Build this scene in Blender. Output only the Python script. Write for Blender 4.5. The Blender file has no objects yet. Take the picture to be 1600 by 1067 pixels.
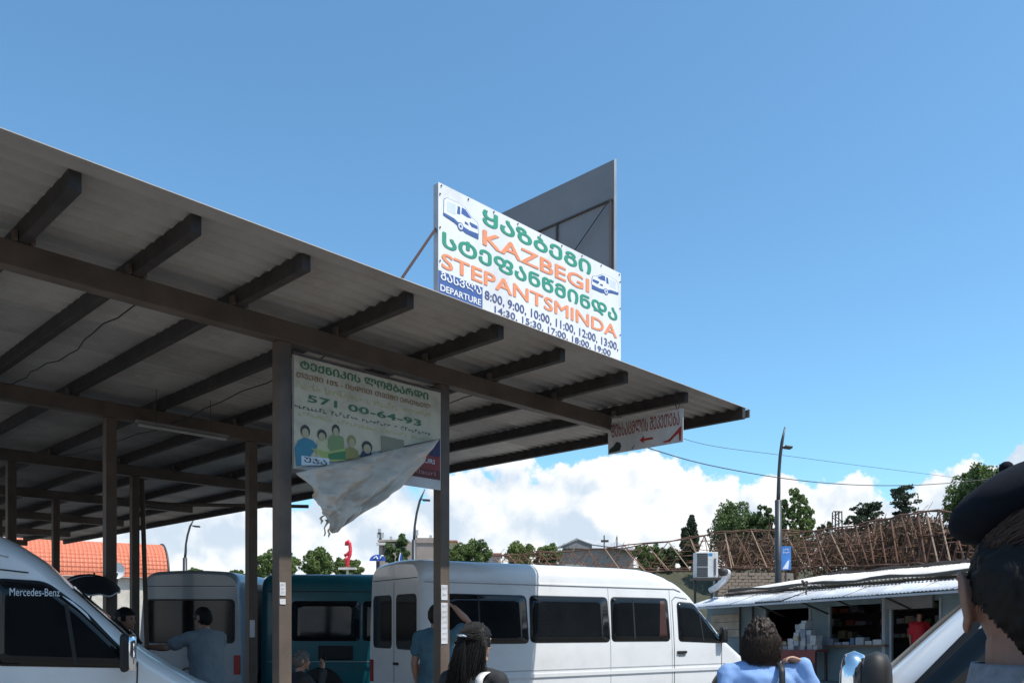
import bpy, bmesh, math, random
import numpy as np
from mathutils import Vector, Matrix, noise
R = math.radians
sc = bpy.context.scene
col = sc.collection
random.seed(7)

# ------------------------------------------------------------------ camera
EYE, F, HY, CX = 1.66, 1300.0, 970.0, 800.0
cd = bpy.data.cameras.new('camera')
cam = bpy.data.objects.new('camera', cd); col.objects.link(cam)
cam.location = (0, 0, EYE); cam.rotation_euler = (R(90), 0, 0)
cd.sensor_width = 36.0; cd.lens = 36.0 * F / 1600.0
cd.shift_y = (HY - 533.5) / 1600.0
cd.clip_start = 0.05; cd.clip_end = 6000
sc.camera = cam

# ------------------------------------------------------------------ world and sun
SUN_EL = 62.0
sd = Vector((0.86, -0.51, 0)).normalized()
SUN_AZ = math.atan2(sd.x, sd.y)
world = bpy.data.worlds.new('World'); sc.world = world; world.use_nodes = True
nt = world.node_tree; N = nt.nodes; L = nt.links; N.clear()
def nd(tree, typ, **kw):
    n = tree.nodes.new(typ)
    for k, v in kw.items():
        if k.startswith('i_'): n.inputs[int(k[2:])].default_value = v
        else: setattr(n, k, v)
    return n
out = nd(nt, 'ShaderNodeOutputWorld'); bg = nd(nt, 'ShaderNodeBackground'); bg.inputs[1].default_value = 0.105
sky = nd(nt, 'ShaderNodeTexSky', sky_type='NISHITA', sun_disc=False)
sky.sun_elevation = R(SUN_EL); sky.sun_rotation = SUN_AZ; sky.altitude = 500; sky.air_density = 1.0; sky.dust_density = 1.3; sky.ozone_density = 2.0
tc = nd(nt, 'ShaderNodeTexCoord')
def M(op, a, b=None, c=None, clamp=False):
    n = nd(nt, 'ShaderNodeMath', operation=op, use_clamp=clamp)
    for i, v in enumerate((a, b, c)):
        if v is None: continue
        if isinstance(v, (int, float)): n.inputs[i].default_value = v
        else: L.new(v, n.inputs[i])
    return n.outputs[0]
def noi(vec, scale, detail, rough):
    n = nd(nt, 'ShaderNodeTexNoise', noise_dimensions='3D'); L.new(vec, n.inputs['Vector'])
    n.inputs['Scale'].default_value = scale; n.inputs['Detail'].default_value = detail; n.inputs['Roughness'].default_value = rough
    return n.outputs['Fac']
def vor(vec, scale):
    n = nd(nt, 'ShaderNodeTexVoronoi', feature='F1'); L.new(vec, n.inputs['Vector']); n.inputs['Scale'].default_value = scale
    return n.outputs['Distance']
def shift(v):
    n = nd(nt, 'ShaderNodeVectorMath', operation='ADD'); n.inputs[1].default_value = v; L.new(tc.outputs['Generated'], n.inputs[0]); return n.outputs[0]
def cloud(vec, detail):
    d = M('MULTIPLY', M('SUBTRACT', noi(vec, 4.2, 1, .5), .5), 1.9)
    d = M('ADD', d, M('MULTIPLY', M('SUBTRACT', noi(vec, 17, detail, .62), .5), 1.05))
    return M('ADD', d, M('MULTIPLY', M('SUBTRACT', .45, vor(vec, 15)), .5))
sep = nd(nt, 'ShaderNodeSeparateXYZ'); L.new(tc.outputs['Generated'], sep.inputs[0])
CO = Vector((16.6, 13.41, 6.07))
D0 = cloud(shift(CO), 6)
D1 = cloud(shift(CO + Vector((sd.x * .022, sd.y * .01, .022))), 2)
alpha = nd(nt, 'ShaderNodeMapRange', interpolation_type='SMOOTHSTEP'); L.new(M('ADD', D0, M('MULTIPLY', M('SUBTRACT', .187, sep.outputs[2]), 7.5)), alpha.inputs[0]); alpha.inputs[1].default_value = .0; alpha.inputs[2].default_value = .09
lit = nd(nt, 'ShaderNodeMapRange', interpolation_type='SMOOTHSTEP'); L.new(M('SUBTRACT', D0, D1), lit.inputs[0]); lit.inputs[1].default_value = -.26; lit.inputs[2].default_value = .14
cc = nd(nt, 'ShaderNodeMix', data_type='RGBA'); L.new(lit.outputs[0], cc.inputs[0])
cc.inputs[6].default_value = (5.6, 6.4, 7.4, 1); cc.inputs[7].default_value = (9.0, 9.0, 9.0, 1)
gain = nd(nt, 'ShaderNodeMix', data_type='RGBA', blend_type='MULTIPLY'); gain.inputs[0].default_value = 1; L.new(sky.outputs[0], gain.inputs[6]); gain.inputs[7].default_value = (1.22, 1.76, 1.84, 1)
cm = nd(nt, 'ShaderNodeMix', data_type='RGBA'); L.new(M('MULTIPLY', alpha.outputs[0], .95), cm.inputs[0]); L.new(gain.outputs[2], cm.inputs[6]); L.new(cc.outputs[2], cm.inputs[7])
L.new(cm.outputs[2], bg.inputs[0]); L.new(bg.outputs[0], out.inputs[0])
world.cycles.sampling_method = 'MANUAL'; world.cycles.sample_map_resolution = 512

sl = bpy.data.lights.new('sun', 'SUN'); sun = bpy.data.objects.new('sun', sl); col.objects.link(sun)
sl.energy = 5.0; sl.angle = R(0.53); sl.color = (1.0, 0.95, 0.88)
sdir = Vector((sd.x * math.cos(R(SUN_EL)), sd.y * math.cos(R(SUN_EL)), math.sin(R(SUN_EL))))
sun.rotation_euler = sdir.to_track_quat('Z', 'Y').to_euler()
sun.location = sdir * 60
sc.view_settings.view_transform = 'Standard'; sc.view_settings.look = 'None'
sc.view_settings.exposure = 0.2; sc.view_settings.gamma = 1.0; sc.view_settings.use_curve_mapping = False

# ------------------------------------------------------------------ helpers
def P(x, y, Y):                       # photo pixel + depth -> world point
    return Vector(((x - CX) / F * Y, Y, EYE + (HY - y) / F * Y))
def G(x, Y):                          # ground point under a pixel column
    return Vector(((x - CX) / F * Y, Y, 0))
UA = Vector((0.6934, 0.7206, 0)); WA = Vector((0.7206, -0.6934, 0)); ZA = Vector((0, 0, 1))
def UW(u, w, z): return UA * u + WA * w + ZA * z
class Pl:                             # a flat plane in the scene that print is laid on
    def __init__(s, o, r, up): s.o, s.r, s.up = Vector(o), Vector(r).normalized(), Vector(up).normalized(); s.n = s.r.cross(s.up)
    def ab(s, x, y):
        d = Vector(((x - CX) / F, 1, (HY - y) / F)); c = Vector((0, 0, EYE))
        t = (s.o - c).dot(s.n) / d.dot(s.n); q = c + d * t - s.o
        return q.dot(s.r), q.dot(s.up)
    def at(s, a, b, e=0.0): return s.o + s.r * a + s.up * b + s.n * e
def tag(o, label=None, cat=None, group=None, kind=None):
    if label: o['label'] = label
    if cat: o['category'] = cat
    if group: o['group'] = group
    if kind: o['kind'] = kind
    return o
def empty(name, loc, label, cat, group=None, rz=0.0):
    o = bpy.data.objects.new(name, None); col.objects.link(o); o.empty_display_size = .2
    o.location = loc; o.rotation_euler = (0, 0, rz)
    return tag(o, label, cat, group)
def link_mesh(name, me, m=None, parent=None, smooth=False, world_coords=True):
    o = bpy.data.objects.new(name, me); col.objects.link(o)
    if m is not None:
        me.materials.clear(); me.materials.append(m)
    if smooth: me.polygons.foreach_set('use_smooth', [True] * len(me.polygons))
    if parent is not None:
        o.parent = parent
        if world_coords: o.matrix_parent_inverse = PM(parent).inverted()
    return o
def PM(o):
    mw = Matrix.LocRotScale(o.location, o.rotation_euler, o.scale)
    if o.parent: mw = PM(o.parent) @ o.matrix_parent_inverse @ mw
    return mw
class MB:
    def __init__(s): s.v = []; s.f = []
    def add(s, v, f):
        k = len(s.v); s.v += [tuple(p) for p in v]; s.f += [tuple(i + k for i in q) for q in f]; return s
    def box(s, c, e1, e2, e3):        # centre + three half-axis vectors
        c, e1, e2, e3 = Vector(c), Vector(e1), Vector(e2), Vector(e3)
        if e1.cross(e2).dot(e3) < 0: e3 = -e3
        v = [c + e1 * a + e2 * b + e3 * d for d in (-1, 1) for b in (-1, 1) for a in (-1, 1)]
        return s.add(v, [(0, 2, 3, 1), (4, 5, 7, 6), (0, 1, 5, 4), (2, 6, 7, 3), (0, 4, 6, 2), (1, 3, 7, 5)])
    def bx(s, x0, x1, y0, y1, z0, z1):
        return s.box(((x0 + x1) / 2, (y0 + y1) / 2, (z0 + z1) / 2), ((x1 - x0) / 2, 0, 0), (0, (y1 - y0) / 2, 0), (0, 0, (z1 - z0) / 2))
    def bar(s, a, b, w, h=None, up=ZA):    # square bar from a to b
        a, b = Vector(a), Vector(b); h = h or w; d = (b - a)
        side = d.cross(up)
        if side.length < 1e-6: side = d.cross(Vector((1, 0, 0)))
        side.normalize(); u2 = side.cross(d).normalized()
        return s.box((a + b) / 2, d / 2, side * w / 2, u2 * h / 2)
    def tube(s, pts, rad, seg=8, cap=True):
        pts = [Vector(p) for p in pts]; n = len(pts)
        rad = rad if isinstance(rad, (list, tuple)) else [rad] * n
        prev = None; rings = []
        for i, p in enumerate(pts):
            d = (pts[min(i + 1, n - 1)] - pts[max(i - 1, 0)]).normalized()
            if prev is None:
                a = d.cross(ZA)
                if a.length < 1e-4: a = d.cross(Vector((1, 0, 0)))
            else: a = prev - d * prev.dot(d)
            a.normalize(); prev = a; b = d.cross(a)
            rr = rad[i]; rx, ry = rr if isinstance(rr, tuple) else (rr, rr)
            rings.append([p + a * math.cos(t) * rx + b * math.sin(t) * ry for t in [2 * math.pi * k / seg for k in range(seg)]])
        v = [q for r in rings for q in r]; f = []
        for i in range(n - 1):
            for k in range(seg):
                f.append((i * seg + k, i * seg + (k + 1) % seg, (i + 1) * seg + (k + 1) % seg, (i + 1) * seg + k))
        if cap:
            f.append(tuple(reversed(range(seg)))); f.append(tuple((n - 1) * seg + k for k in range(seg)))
        return s.add(v, f)
    def rings(s, rings, cap=True):    # loft closed rings of equal size
        m = len(rings[0]); v = [q for r in rings for q in r]; f = []
        for i in range(len(rings) - 1):
            for k in range(m):
                f.append((i * m + k, i * m + (k + 1) % m, (i + 1) * m + (k + 1) % m, (i + 1) * m + k))
        if cap: f.append(tuple(reversed(range(m)))); f.append(tuple((len(rings) - 1) * m + k for k in range(m)))
        return s.add(v, f)
    def grid(s, rows, double=False):
        m = len(rows[0]); v = [q for r in rows for q in r]; f = []
        for i in range(len(rows) - 1):
            for k in range(m - 1): f.append((i * m + k, i * m + k + 1, (i + 1) * m + k + 1, (i + 1) * m + k))
        return s.add(v, f)
    def ball(s, c, r, nu=16, nv=10, fn=None):
        c = Vector(c); r = r if isinstance(r, (tuple, list)) else (r, r, r)
        v = [c + Vector((0, 0, -r[2]))]; f = []
        for j in range(1, nv):
            t = math.pi * j / nv
            for i in range(nu):
                a = 2 * math.pi * i / nu
                v.append(c + Vector((r[0] * math.sin(t) * math.cos(a), r[1] * math.sin(t) * math.sin(a), -r[2] * math.cos(t))))
        v.append(c + Vector((0, 0, r[2]))); n = len(v)
        for i in range(nu):
            f.append((0, 1 + (i + 1) % nu, 1 + i)); f.append((n - 1, n - 1 - nu + i, n - 1 - nu + (i + 1) % nu))
        for j in range(nv - 2):
            for i in range(nu):
                a = 1 + j * nu + i; b = 1 + j * nu + (i + 1) % nu
                f.append((a, b, b + nu, a + nu))
        if fn: v = [fn(Vector(p)) for p in v]
        return s.add(v, f)
    def mesh(s, name):
        me = bpy.data.meshes.new(name); me.from_pydata(s.v, [], s.f); me.update(); return me
    def build(s, name, m, parent=None, smooth=False, bevel=0.0, wc=True):
        o = link_mesh(name, s.mesh(name), m, parent, smooth, wc)
        if bevel:
            b = o.modifiers.new('bevel', 'BEVEL'); b.width = bevel; b.segments = 2; b.limit_method = 'ANGLE'; b.angle_limit = R(40)
        return o

# ------------------------------------------------------------------ materials
MATS = {}
def mat(name, c, rough=.6, metal=0.0, var=.15, vs=3.0, c2=None, bump=0.0, bs=40.0, dirt=None, dirt_amt=.0, dirt_scale=2.0, coat=0.0, spec=.5, stretch=None, sheen=0.0, trans=0.0, rndv=0.0):
    if name in MATS: return MATS[name]
    m = bpy.data.materials.new(name); m.use_nodes = True; t = m.node_tree; b = t.nodes['Principled BSDF']; ln = t.links
    co = nd(t, 'ShaderNodeTexCoord'); src = co.outputs['Object']
    if stretch:
        mpn = nd(t, 'ShaderNodeMapping'); mpn.inputs['Scale'].default_value = stretch; ln.new(src, mpn.inputs[0]); src = mpn.outputs[0]
    n = nd(t, 'ShaderNodeTexNoise'); n.inputs['Scale'].default_value = vs; n.inputs['Detail'].default_value = 6; n.inputs['Roughness'].default_value = .6; ln.new(src, n.inputs['Vector'])
    r = nd(t, 'ShaderNodeValToRGB'); ln.new(n.outputs['Fac'], r.inputs[0])
    lo = c2 or tuple(x * (1 - var) for x in c); hi = c if c2 else tuple(min(1, x * (1 + var)) for x in c)
    r.color_ramp.elements[0].position = .32; r.color_ramp.elements[1].position = .68
    r.color_ramp.elements[0].color = (*lo, 1); r.color_ramp.elements[1].color = (*hi, 1)
    cs = r.outputs[0]
    if dirt:
        n2 = nd(t, 'ShaderNodeTexNoise'); n2.inputs['Scale'].default_value = dirt_scale; n2.inputs['Detail'].default_value = 8; n2.inputs['Roughness'].default_value = .7; ln.new(src, n2.inputs['Vector'])
        mr = nd(t, 'ShaderNodeMapRange'); mr.inputs[1].default_value = .5; mr.inputs[2].default_value = .75; mr.inputs[4].default_value = dirt_amt; ln.new(n2.outputs['Fac'], mr.inputs[0])
        mx = nd(t, 'ShaderNodeMix', data_type='RGBA'); ln.new(mr.outputs[0], mx.inputs[0]); ln.new(cs, mx.inputs[6]); mx.inputs[7].default_value = (*dirt, 1); cs = mx.outputs[2]
    if rndv:                            # piece to piece differences
        oi = nd(t, 'ShaderNodeObjectInfo'); mr2 = nd(t, 'ShaderNodeMapRange'); mr2.inputs[3].default_value = 1 - rndv; mr2.inputs[4].default_value = 1 + rndv; ln.new(oi.outputs['Random'], mr2.inputs[0])
        vm = nd(t, 'ShaderNodeVectorMath', operation='SCALE'); ln.new(cs, vm.inputs[0]); ln.new(mr2.outputs[0], vm.inputs['Scale']); cs = vm.outputs[0]
    ln.new(cs, b.inputs['Base Color'])
    rr = nd(t, 'ShaderNodeMapRange'); rr.inputs[3].default_value = max(.02, rough - .07); rr.inputs[4].default_value = min(1, rough + .07); ln.new(n.outputs['Fac'], rr.inputs[0]); ln.new(rr.outputs[0], b.inputs['Roughness'])
    b.inputs['Metallic'].default_value = metal; b.inputs['Specular IOR Level'].default_value = spec
    b.inputs['Coat Weight'].default_value = coat; b.inputs['Coat Roughness'].default_value = .06
    if sheen: b.inputs['Sheen Weight'].default_value = sheen
    if bump:
        nb = nd(t, 'ShaderNodeTexNoise'); nb.inputs['Scale'].default_value = bs; nb.inputs['Detail'].default_value = 5; ln.new(src, nb.inputs['Vector'])
        bp = nd(t, 'ShaderNodeBump'); bp.inputs['Strength'].default_value = bump; bp.inputs['Distance'].default_value = .02; ln.new(nb.outputs['Fac'], bp.inputs['Height']); ln.new(bp.outputs[0], b.inputs['Normal'])
    if trans:
        tr = nd(t, 'ShaderNodeBsdfTranslucent'); ln.new(cs, tr.inputs[0]); mxs = nd(t, 'ShaderNodeMixShader'); mxs.inputs[0].default_value = trans
        ln.new(b.outputs[0], mxs.inputs[1]); ln.new(tr.outputs[0], mxs.inputs[2]); ln.new(mxs.outputs[0], t.nodes['Material Output'].inputs[0])
    MATS[name] = m; return m
def flat(name, c, rough=.55): return mat(name, c, rough, var=.06, vs=5)
m_asphalt = mat('asphalt', (.17, .163, .152), .9, var=.2, vs=.8, bump=.4, bs=60, dirt=(.15, .14, .13), dirt_amt=.6, dirt_scale=.4)
m_steel = mat('brown_painted_steel', (.105, .078, .060), .6, var=.3, vs=2.5, dirt=(.14, .085, .05), dirt_amt=.5, dirt_scale=3, bump=.1)
m_timber = mat('dark_timber', (.042, .034, .030), .8, var=.35, vs=6, stretch=(1, 1, 1), bump=.3, bs=30)
m_sheet = mat('fibre_cement_sheet', (.34, .305, .275), .85, var=.12, vs=1.2, dirt=(.22, .18, .145), dirt_amt=.7, dirt_scale=1.3, bump=.15, bs=25, rndv=.14)
m_white = mat('white_board', (.78, .78, .78), .45, var=.05, dirt=(.50, .46, .40), dirt_amt=.55, dirt_scale=2.2, stretch=(1, 1, .35), bump=.05, bs=3)
m_boardedge = mat('galvanised_edge', (.42, .42, .43), .5, metal=.4)
m_greyboard = mat('grey_sheet_back', (.20, .20, .205), .55, metal=.2, var=.1, vs=1.4, dirt=(.24, .22, .2), dirt_amt=.4)
m_bar = mat('dark_bar', (.06, .05, .045), .6, metal=.2)
p_green = flat('print_green', (.035, .30, .185)); p_orange = flat('print_orange', (.85, .30, .14)); p_blue = flat('print_blue', (.06, .12, .33)); p_navy = flat('print_navy', (.07, .10, .24)); p_pale = flat('print_pale', (.62, .68, .74)); p_black = flat('print_black', (.02, .02, .02)); p_white = flat('print_white', (.8, .8, .8))
m_black = mat('black_rubber', (.012, .012, .013), .6, var=.2); m_chrome = mat('chrome', (.75, .76, .78), .1, metal=1.0, var=.05)
m_glass = mat('dark_glass', (.008, .010, .012), .05, var=.3, vs=1.0, spec=.35, bump=.012, bs=3)
m_paintw = mat('white_van_paint', (.74, .75, .76), .3, var=.04, vs=1.5, dirt=(.55, .53, .5), dirt_amt=.35, dirt_scale=2.2, coat=.5)
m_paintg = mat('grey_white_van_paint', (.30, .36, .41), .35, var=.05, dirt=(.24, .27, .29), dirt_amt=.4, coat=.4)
m_teal = mat('teal_van_paint', (.004, .13, .165), .35, var=.08, dirt=(.02, .09, .11), dirt_amt=.3, coat=.3)
m_gap = mat('panel_gap', (.03, .03, .032), .8); m_seam = mat('seam_grey', (.35, .36, .37), .5)
m_rim = mat('steel_rim', (.35, .35, .36), .4, metal=.6)

# ------------------------------------------------------------------ ground
gb = MB()
g = 900.0
gb.add([(-g, -60, 0), (g, -60, 0), (g, g, 0), (-g, g, 0)], [(0, 1, 2, 3)])
tag(gb.build('ground', m_asphalt), kind='structure')

# ------------------------------------------------------------------ text and print
def text_geo(s, bold=0.0, spacing=1.0):
    s = ''.join(chr(ord(c) - 0x10D0 + 0x1C90) if 0x10D0 <= ord(c) <= 0x10FA else c for c in s)   # the signs use the upright capital forms
    cu = bpy.data.curves.new('txt', 'FONT'); cu.body = s; cu.resolution_u = 3; cu.space_character = spacing
    ob = bpy.data.objects.new('txt', cu); col.objects.link(ob)
    dg = bpy.context.evaluated_depsgraph_get(); dg.update()
    me = bpy.data.meshes.new_from_object(ob.evaluated_get(dg))
    v = np.array([p.co[:2] for p in me.vertices]); f = [tuple(p.vertices) for p in me.polygons]
    bpy.data.objects.remove(ob); bpy.data.curves.remove(cu); bpy.data.meshes.remove(me)
    if bold:
        n = len(v); sh = [(0, 0), (bold, 0), (-bold, 0), (0, bold * .8), (0, -bold * .8), (bold * .7, bold * .6), (-bold * .7, -bold * .6)]
        f = [tuple(i + k * n for i in q) for k in range(len(sh)) for q in f]; v = np.concatenate([v + np.array(s_) for s_ in sh]); lay = np.repeat(np.arange(len(sh)), n)
    else: lay = np.zeros(len(v))
    lo = v.min(0); hi = v.max(0)
    return np.concatenate([(v - lo) / (hi - lo), lay[:, None] * .00012], 1), f
def lettering(pl, s, box, m, parent, e=.004, bold=0.0, spacing=1.0):
    a0, b0, a1, b1 = box
    v, f = text_geo(s, bold, spacing)
    b = MB(); b.add([pl.at(a0 + p[0] * (a1 - a0), b0 + p[1] * (b1 - b0), e + p[2]) for p in v], f)
    return b.build('lettering', m, parent)
def poly(pl, pts, m, parent, name='print', e=.004):
    b = MB(); b.add([pl.at(x, y, e) for x, y in pts], [tuple(range(len(pts)))])
    return b.build(name, m, parent)
def pbox(pl, tl, br):                 # two photo corners -> box in plane coordinates
    a0, b1 = pl.ab(*tl); a1, b0 = pl.ab(*br); return (a0, b0, a1, b1)
def z1(x, y): return 600 + x * .3281, 230 + y * .3281
def z2(x, y): return 420 + x * .3, 520 + y * .3
def rect(box): a0, b0, a1, b1 = box; return [(a0, b0), (a1, b0), (a1, b1), (a0, b1)]
def scribble(pl, box, m, parent, words, e=.004, seed=1):   # print too small to read
    rnd = random.Random(seed); a0, b0, a1, b1 = box; b = MB(); x = a0; h = b1 - b0
    total = sum(words) + len(words) - 1; cw = (a1 - a0) / total
    for w in words:
        for k in range(w):
            xx = x + k * cw; s = rnd.uniform(.12, .3) * cw; q0 = b0 + rnd.choice((0, .0, .25)) * h; q1 = b1 - rnd.choice((0, .3, .35)) * h
            b.add([pl.at(xx + cw * .1, q0, e), pl.at(xx + cw * .1 + s, q0, e), pl.at(xx + cw * .1 + s, q1, e), pl.at(xx + cw * .1, q1, e)], [(0, 1, 2, 3)])
            yy = rnd.choice((q0, q1 - h * .2))
            b.add([pl.at(xx + cw * .1 + s, yy, e), pl.at(xx + cw * .8, yy, e), pl.at(xx + cw * .8, yy + h * .2, e), pl.at(xx + cw * .1 + s, yy + h * .2, e)], [(0, 1, 2, 3)])
        x += (w + 1) * cw
    return b.build('small_print', m, parent)

# ------------------------------------------------------------------ unseen building added behind the camera to cut skylight and darken reflections
sb = empty('added_shade_building', UW(5, 7.5, 0), 'long plain building added out of view to shade the surfaces facing it', 'building')
b = MB(); b.box(UW(4, 10, 3.4), UA * 24, WA * 3, ZA * 3.4); b.build('wall', mat('shade_building_render', (.20, .17, .15), .85, var=.15, vs=.5), sb)
b = MB(); b.box(UW(4, 9.6, 6.95), UA * 24.4, WA * 3.8, ZA * .12); b.build('roof', mat('shade_building_roof', (.16, .15, .14), .8), sb)
for i in range(16):
    for z in (1.4, 4.3):
        b = MB(); b.box(UW(-18 + i * 2.9, 6.98, z + .5), UA * .8, WA * .03, ZA * .75); f_ = b.build('window', m_glass, sb)
        b = MB(); b.box(UW(-18 + i * 2.9, 6.93, z - .3), UA * .9, WA * .07, ZA * .04); b.build('sill', m_greyboard, f_)
# ------------------------------------------------------------------ the bus shelter
U0, U1, WF, WB, ZR = -.37, 9.86, -5.24, -30.8, 4.38
ROWS = [-6.43 - 3.87 * k for k in range(7)]; PU = (3.81, 5.64); ZB = 4.07
shelter = empty('bus_shelter', UW(4.7, -18, 0), 'long open bus shelter with brown steel posts, dark rafters and grey corrugated roof', 'shelter')
def corrugated(length, width, wave=.15, amp=.022, th=.006, per=6):
    # x along the corrugation, y across
    n = max(2, int(round(width / wave)) * per); b = MB(); rows = []
    ys = [width * i / n for i in range(n + 1)]
    for x in (0, length):
        rows.append([(x, y, amp * math.sin(2 * math.pi * y / wave)) for y in ys])
    b.grid(rows); lo = [[(p[0], p[1], p[2] - th) for p in reversed(r)] for r in rows]; b.grid(lo)
    k = n + 1; m2 = 2 * k
    for i in range(n):                # the cut ends
        b.f.append((i, m2 + k - 1 - i, m2 + k - 2 - i, i + 1)); b.f.append((k + i + 1, m2 + k + k - 2 - i, m2 + k + k - 1 - i, k + i))
    b.f.append((0, k, m2 + 2 * k - 1, m2 + k - 1)); b.f.append((k - 1, m2, m2 + k, 2 * k - 1))
    return b.mesh('corrugated_sheet')
def frame_mat(o, x, y, z=None):
    x = Vector(x).normalized(); y = Vector(y).normalized(); z = z or x.cross(y).normalized()
    return Matrix(((x.x, y.x, z.x, o.x), (x.y, y.y, z.y, o.y), (x.z, y.z, z.z, o.z), (0, 0, 0, 1)))
def place(me, name, m, parent, mw, smooth=False):
    o = bpy.data.objects.new(name, me); col.objects.link(o)
    if not me.materials: me.materials.append(m)
    if smooth: me.polygons.foreach_set('use_smooth', [True] * len(me.polygons))
    if parent: o.parent = parent; o.matrix_parent_inverse = PM(parent).inverted()
    o.matrix_basis = mw
    return o
sw = .9; rnd = random.Random(3)
sheet = corrugated(U1 - U0, sw + .03, wave=.155, amp=.019)
nsh = int((WF - WB) / sw)
for i in range(nsh):
    w = WF - i * sw
    place(sheet, 'roof_sheet', m_sheet, shelter, frame_mat(UW(U0 + rnd.uniform(-.02, .02), w, ZR + .012 + (.010 if i % 2 else 0)), UA, -WA), True)
WB = WF - nsh * sw
raf = [.1, .95, 1.79, 2.55, 3.38, 4.38, 5.43, 6.33, 7.39, 8.54, 9.74]
for i, u in enumerate(raf):
    b = MB(); w0 = WF - (.10 if i < 10 else .0) - rnd.uniform(0, .05)
    b.bar(UW(u, w0, ZR - .065), UW(u, WB + .1, ZR - .065), .074, .128)
    b.build('rafter', m_timber, shelter, bevel=.006)
for w in ROWS:
    b = MB(); b.bar(UW(.2, w, ZB + .09), UW(8.43, w, ZB + .09), .12, .178); b.build('beam', m_steel, shelter, bevel=.006)
    for u in PU:
        b = MB(); b.box(UW(u, w, ZB / 2 - .001), UA * .062, WA * .058, ZA * (ZB / 2 - .001)); p = b.build('post', m_steel, shelter, bevel=.008)
        b = MB(); b.box(UW(u, w, .008), UA * .14, WA * .14, ZA * .008); b.build('base_plate', m_steel, p)
        b = MB(); b.box(UW(u, w - .065, ZB - .13), UA * .05, WA * .003, ZA * .12); b.build('gusset', m_steel, p)
# the gutter strip along the end and a crooked batten under the far rows
b = MB(); b.bar(UW(U1 + .015, WF, ZR - .04), UW(U1 + .015, WB, ZR - .04), .02, .10); b.build('end_board', mat('grey_board', (.22, .21, .2), .7), shelter)
b = MB(); b.bar(UW(PU[1] + .12, ROWS[2], ZB - .02), UW(PU[1] + .22, ROWS[2] + .05, 0), .07, .07); b.build('brace', m_steel, shelter)
b = MB(); b.tube([P(212, 787, 14.3), P(482, 791, 14.3)], .03, 8); b.build('tie_rod', m_steel, shelter)
for u, w0_, w1_, sg in ((6.45, -6.5, -10.3, .06), (4.5, -6.5, -14.0, .12), (2.7, -6.4, -10.3, .09)):
    b = MB(); b.tube([UW(u + .03 * math.sin(k), w0_ + (w1_ - w0_) * k / 16, ZR - .14 - sg * math.sin(math.pi * k / 16) - .02 * (k % 2)) for k in range(17)], .006, 5); b.build('cable', m_black, shelter, True)
for w in ROWS[:3]:
    for u in raf[:-1]:
        for s_ in (-1, 1):
            b = MB(); b.box(UW(u + s_ * .055, w + .055, ZB + .215), UA * .012, WA * .035, ZA * .035); b.build('rafter_clip', m_steel, shelter)
# bare lamp tube under the second beam
tl = empty('tube_lamp', P(285, 673, 10.1), 'unlit fluorescent tube lamp hanging under the shelter roof', 'lamp')
pw = Pl(UW(0, ROWS[1] + .55, 0), UA, ZA)
a0, b0 = pw.ab(217, 662); a1, b1 = pw.ab(353, 687); zt = (b0 + b1) / 2
b = MB(); b.tube([pw.at(a0, zt), pw.at(a1, zt)], .02, 10); b.build('tube', mat('lamp_tube', (.36, .35, .33), .4), tl, True)
b = MB(); b.bar(pw.at(a0 - .03, zt + .035), pw.at(a1 + .03, zt + .035), .05, .03); b.build('housing', mat('lamp_housing', (.2, .19, .18), .6), tl)
for a in (a0 + .2, a1 - .2):
    b = MB(); b.bar(pw.at(a, zt + .05), pw.at(a, ZR + .0), .006); b.build('hanger', m_bar, tl)

# ------------------------------------------------------------------ departure sign on the roof edge
SW = -5.74
pl = Pl(UW(0, SW, 0), UA, ZA)
aL, zT = pl.ab(685, 289); aR, zT2 = pl.ab(969.5, 425); zT = (zT + zT2) / 2; zB = ZR + .06
sign = empty('departure_sign', UW((aL + aR) / 2, SW, zB), 'white departure board with green and orange lettering standing on the shelter roof', 'sign')
b = MB(); b.box(UW((aL + aR) / 2, SW - .035, (zT + zB) / 2), UA * ((aR - aL) / 2), WA * .033, ZA * ((zT - zB) / 2)); b.build('frame', m_boardedge, sign)
b = MB(); b.box(UW((aL + aR) / 2, SW, (zT + zB) / 2), UA * ((aR - aL) / 2 + .003), WA * .0025, ZA * ((zT - zB) / 2 + .003)); b.build('panel', m_white, sign)
EP = .006
def zb(tl, br): return pbox(pl, z1(*tl), z1(*br))
lettering(pl, 'ყაზბეგი', zb((468, 292), (985, 612)), p_green, sign, EP, .03)
lettering(pl, 'KAZBEGI', zb((468, 390), (976, 695)), p_orange, sign, EP, .022)
lettering(pl, 'სტეფანწმინდა', zb((276, 397), (1110, 832)), p_green, sign, EP, .03)
lettering(pl, 'STEPANTSMINDA', zb((272, 500), (1108, 912)), p_orange, sign, EP, .022)
bb = zb((258, 585), (468, 768)); bb = (bb[0], zB + .01, bb[2], bb[3]); poly(pl, rect(bb), p_blue, sign, 'blue_panel', .004)
lettering(pl, 'გასვლა', zb((268, 590), (462, 706)), p_white, sign, .007, .02)
lettering(pl, 'DEPARTURE', zb((266, 652), (460, 757)), p_white, sign, .007, .02)
lettering(pl, '8:00, 9:00, 10:00, 11:00, 12:00, 13:00,', zb((478, 680), (1114, 975)), p_navy, sign, EP, .014)
lettering(pl, '14:30, 15:30, 17:00, 18:00, 19:00', zb((525, 755), (1078, 1000)), p_navy, sign, EP, .014)
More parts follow.
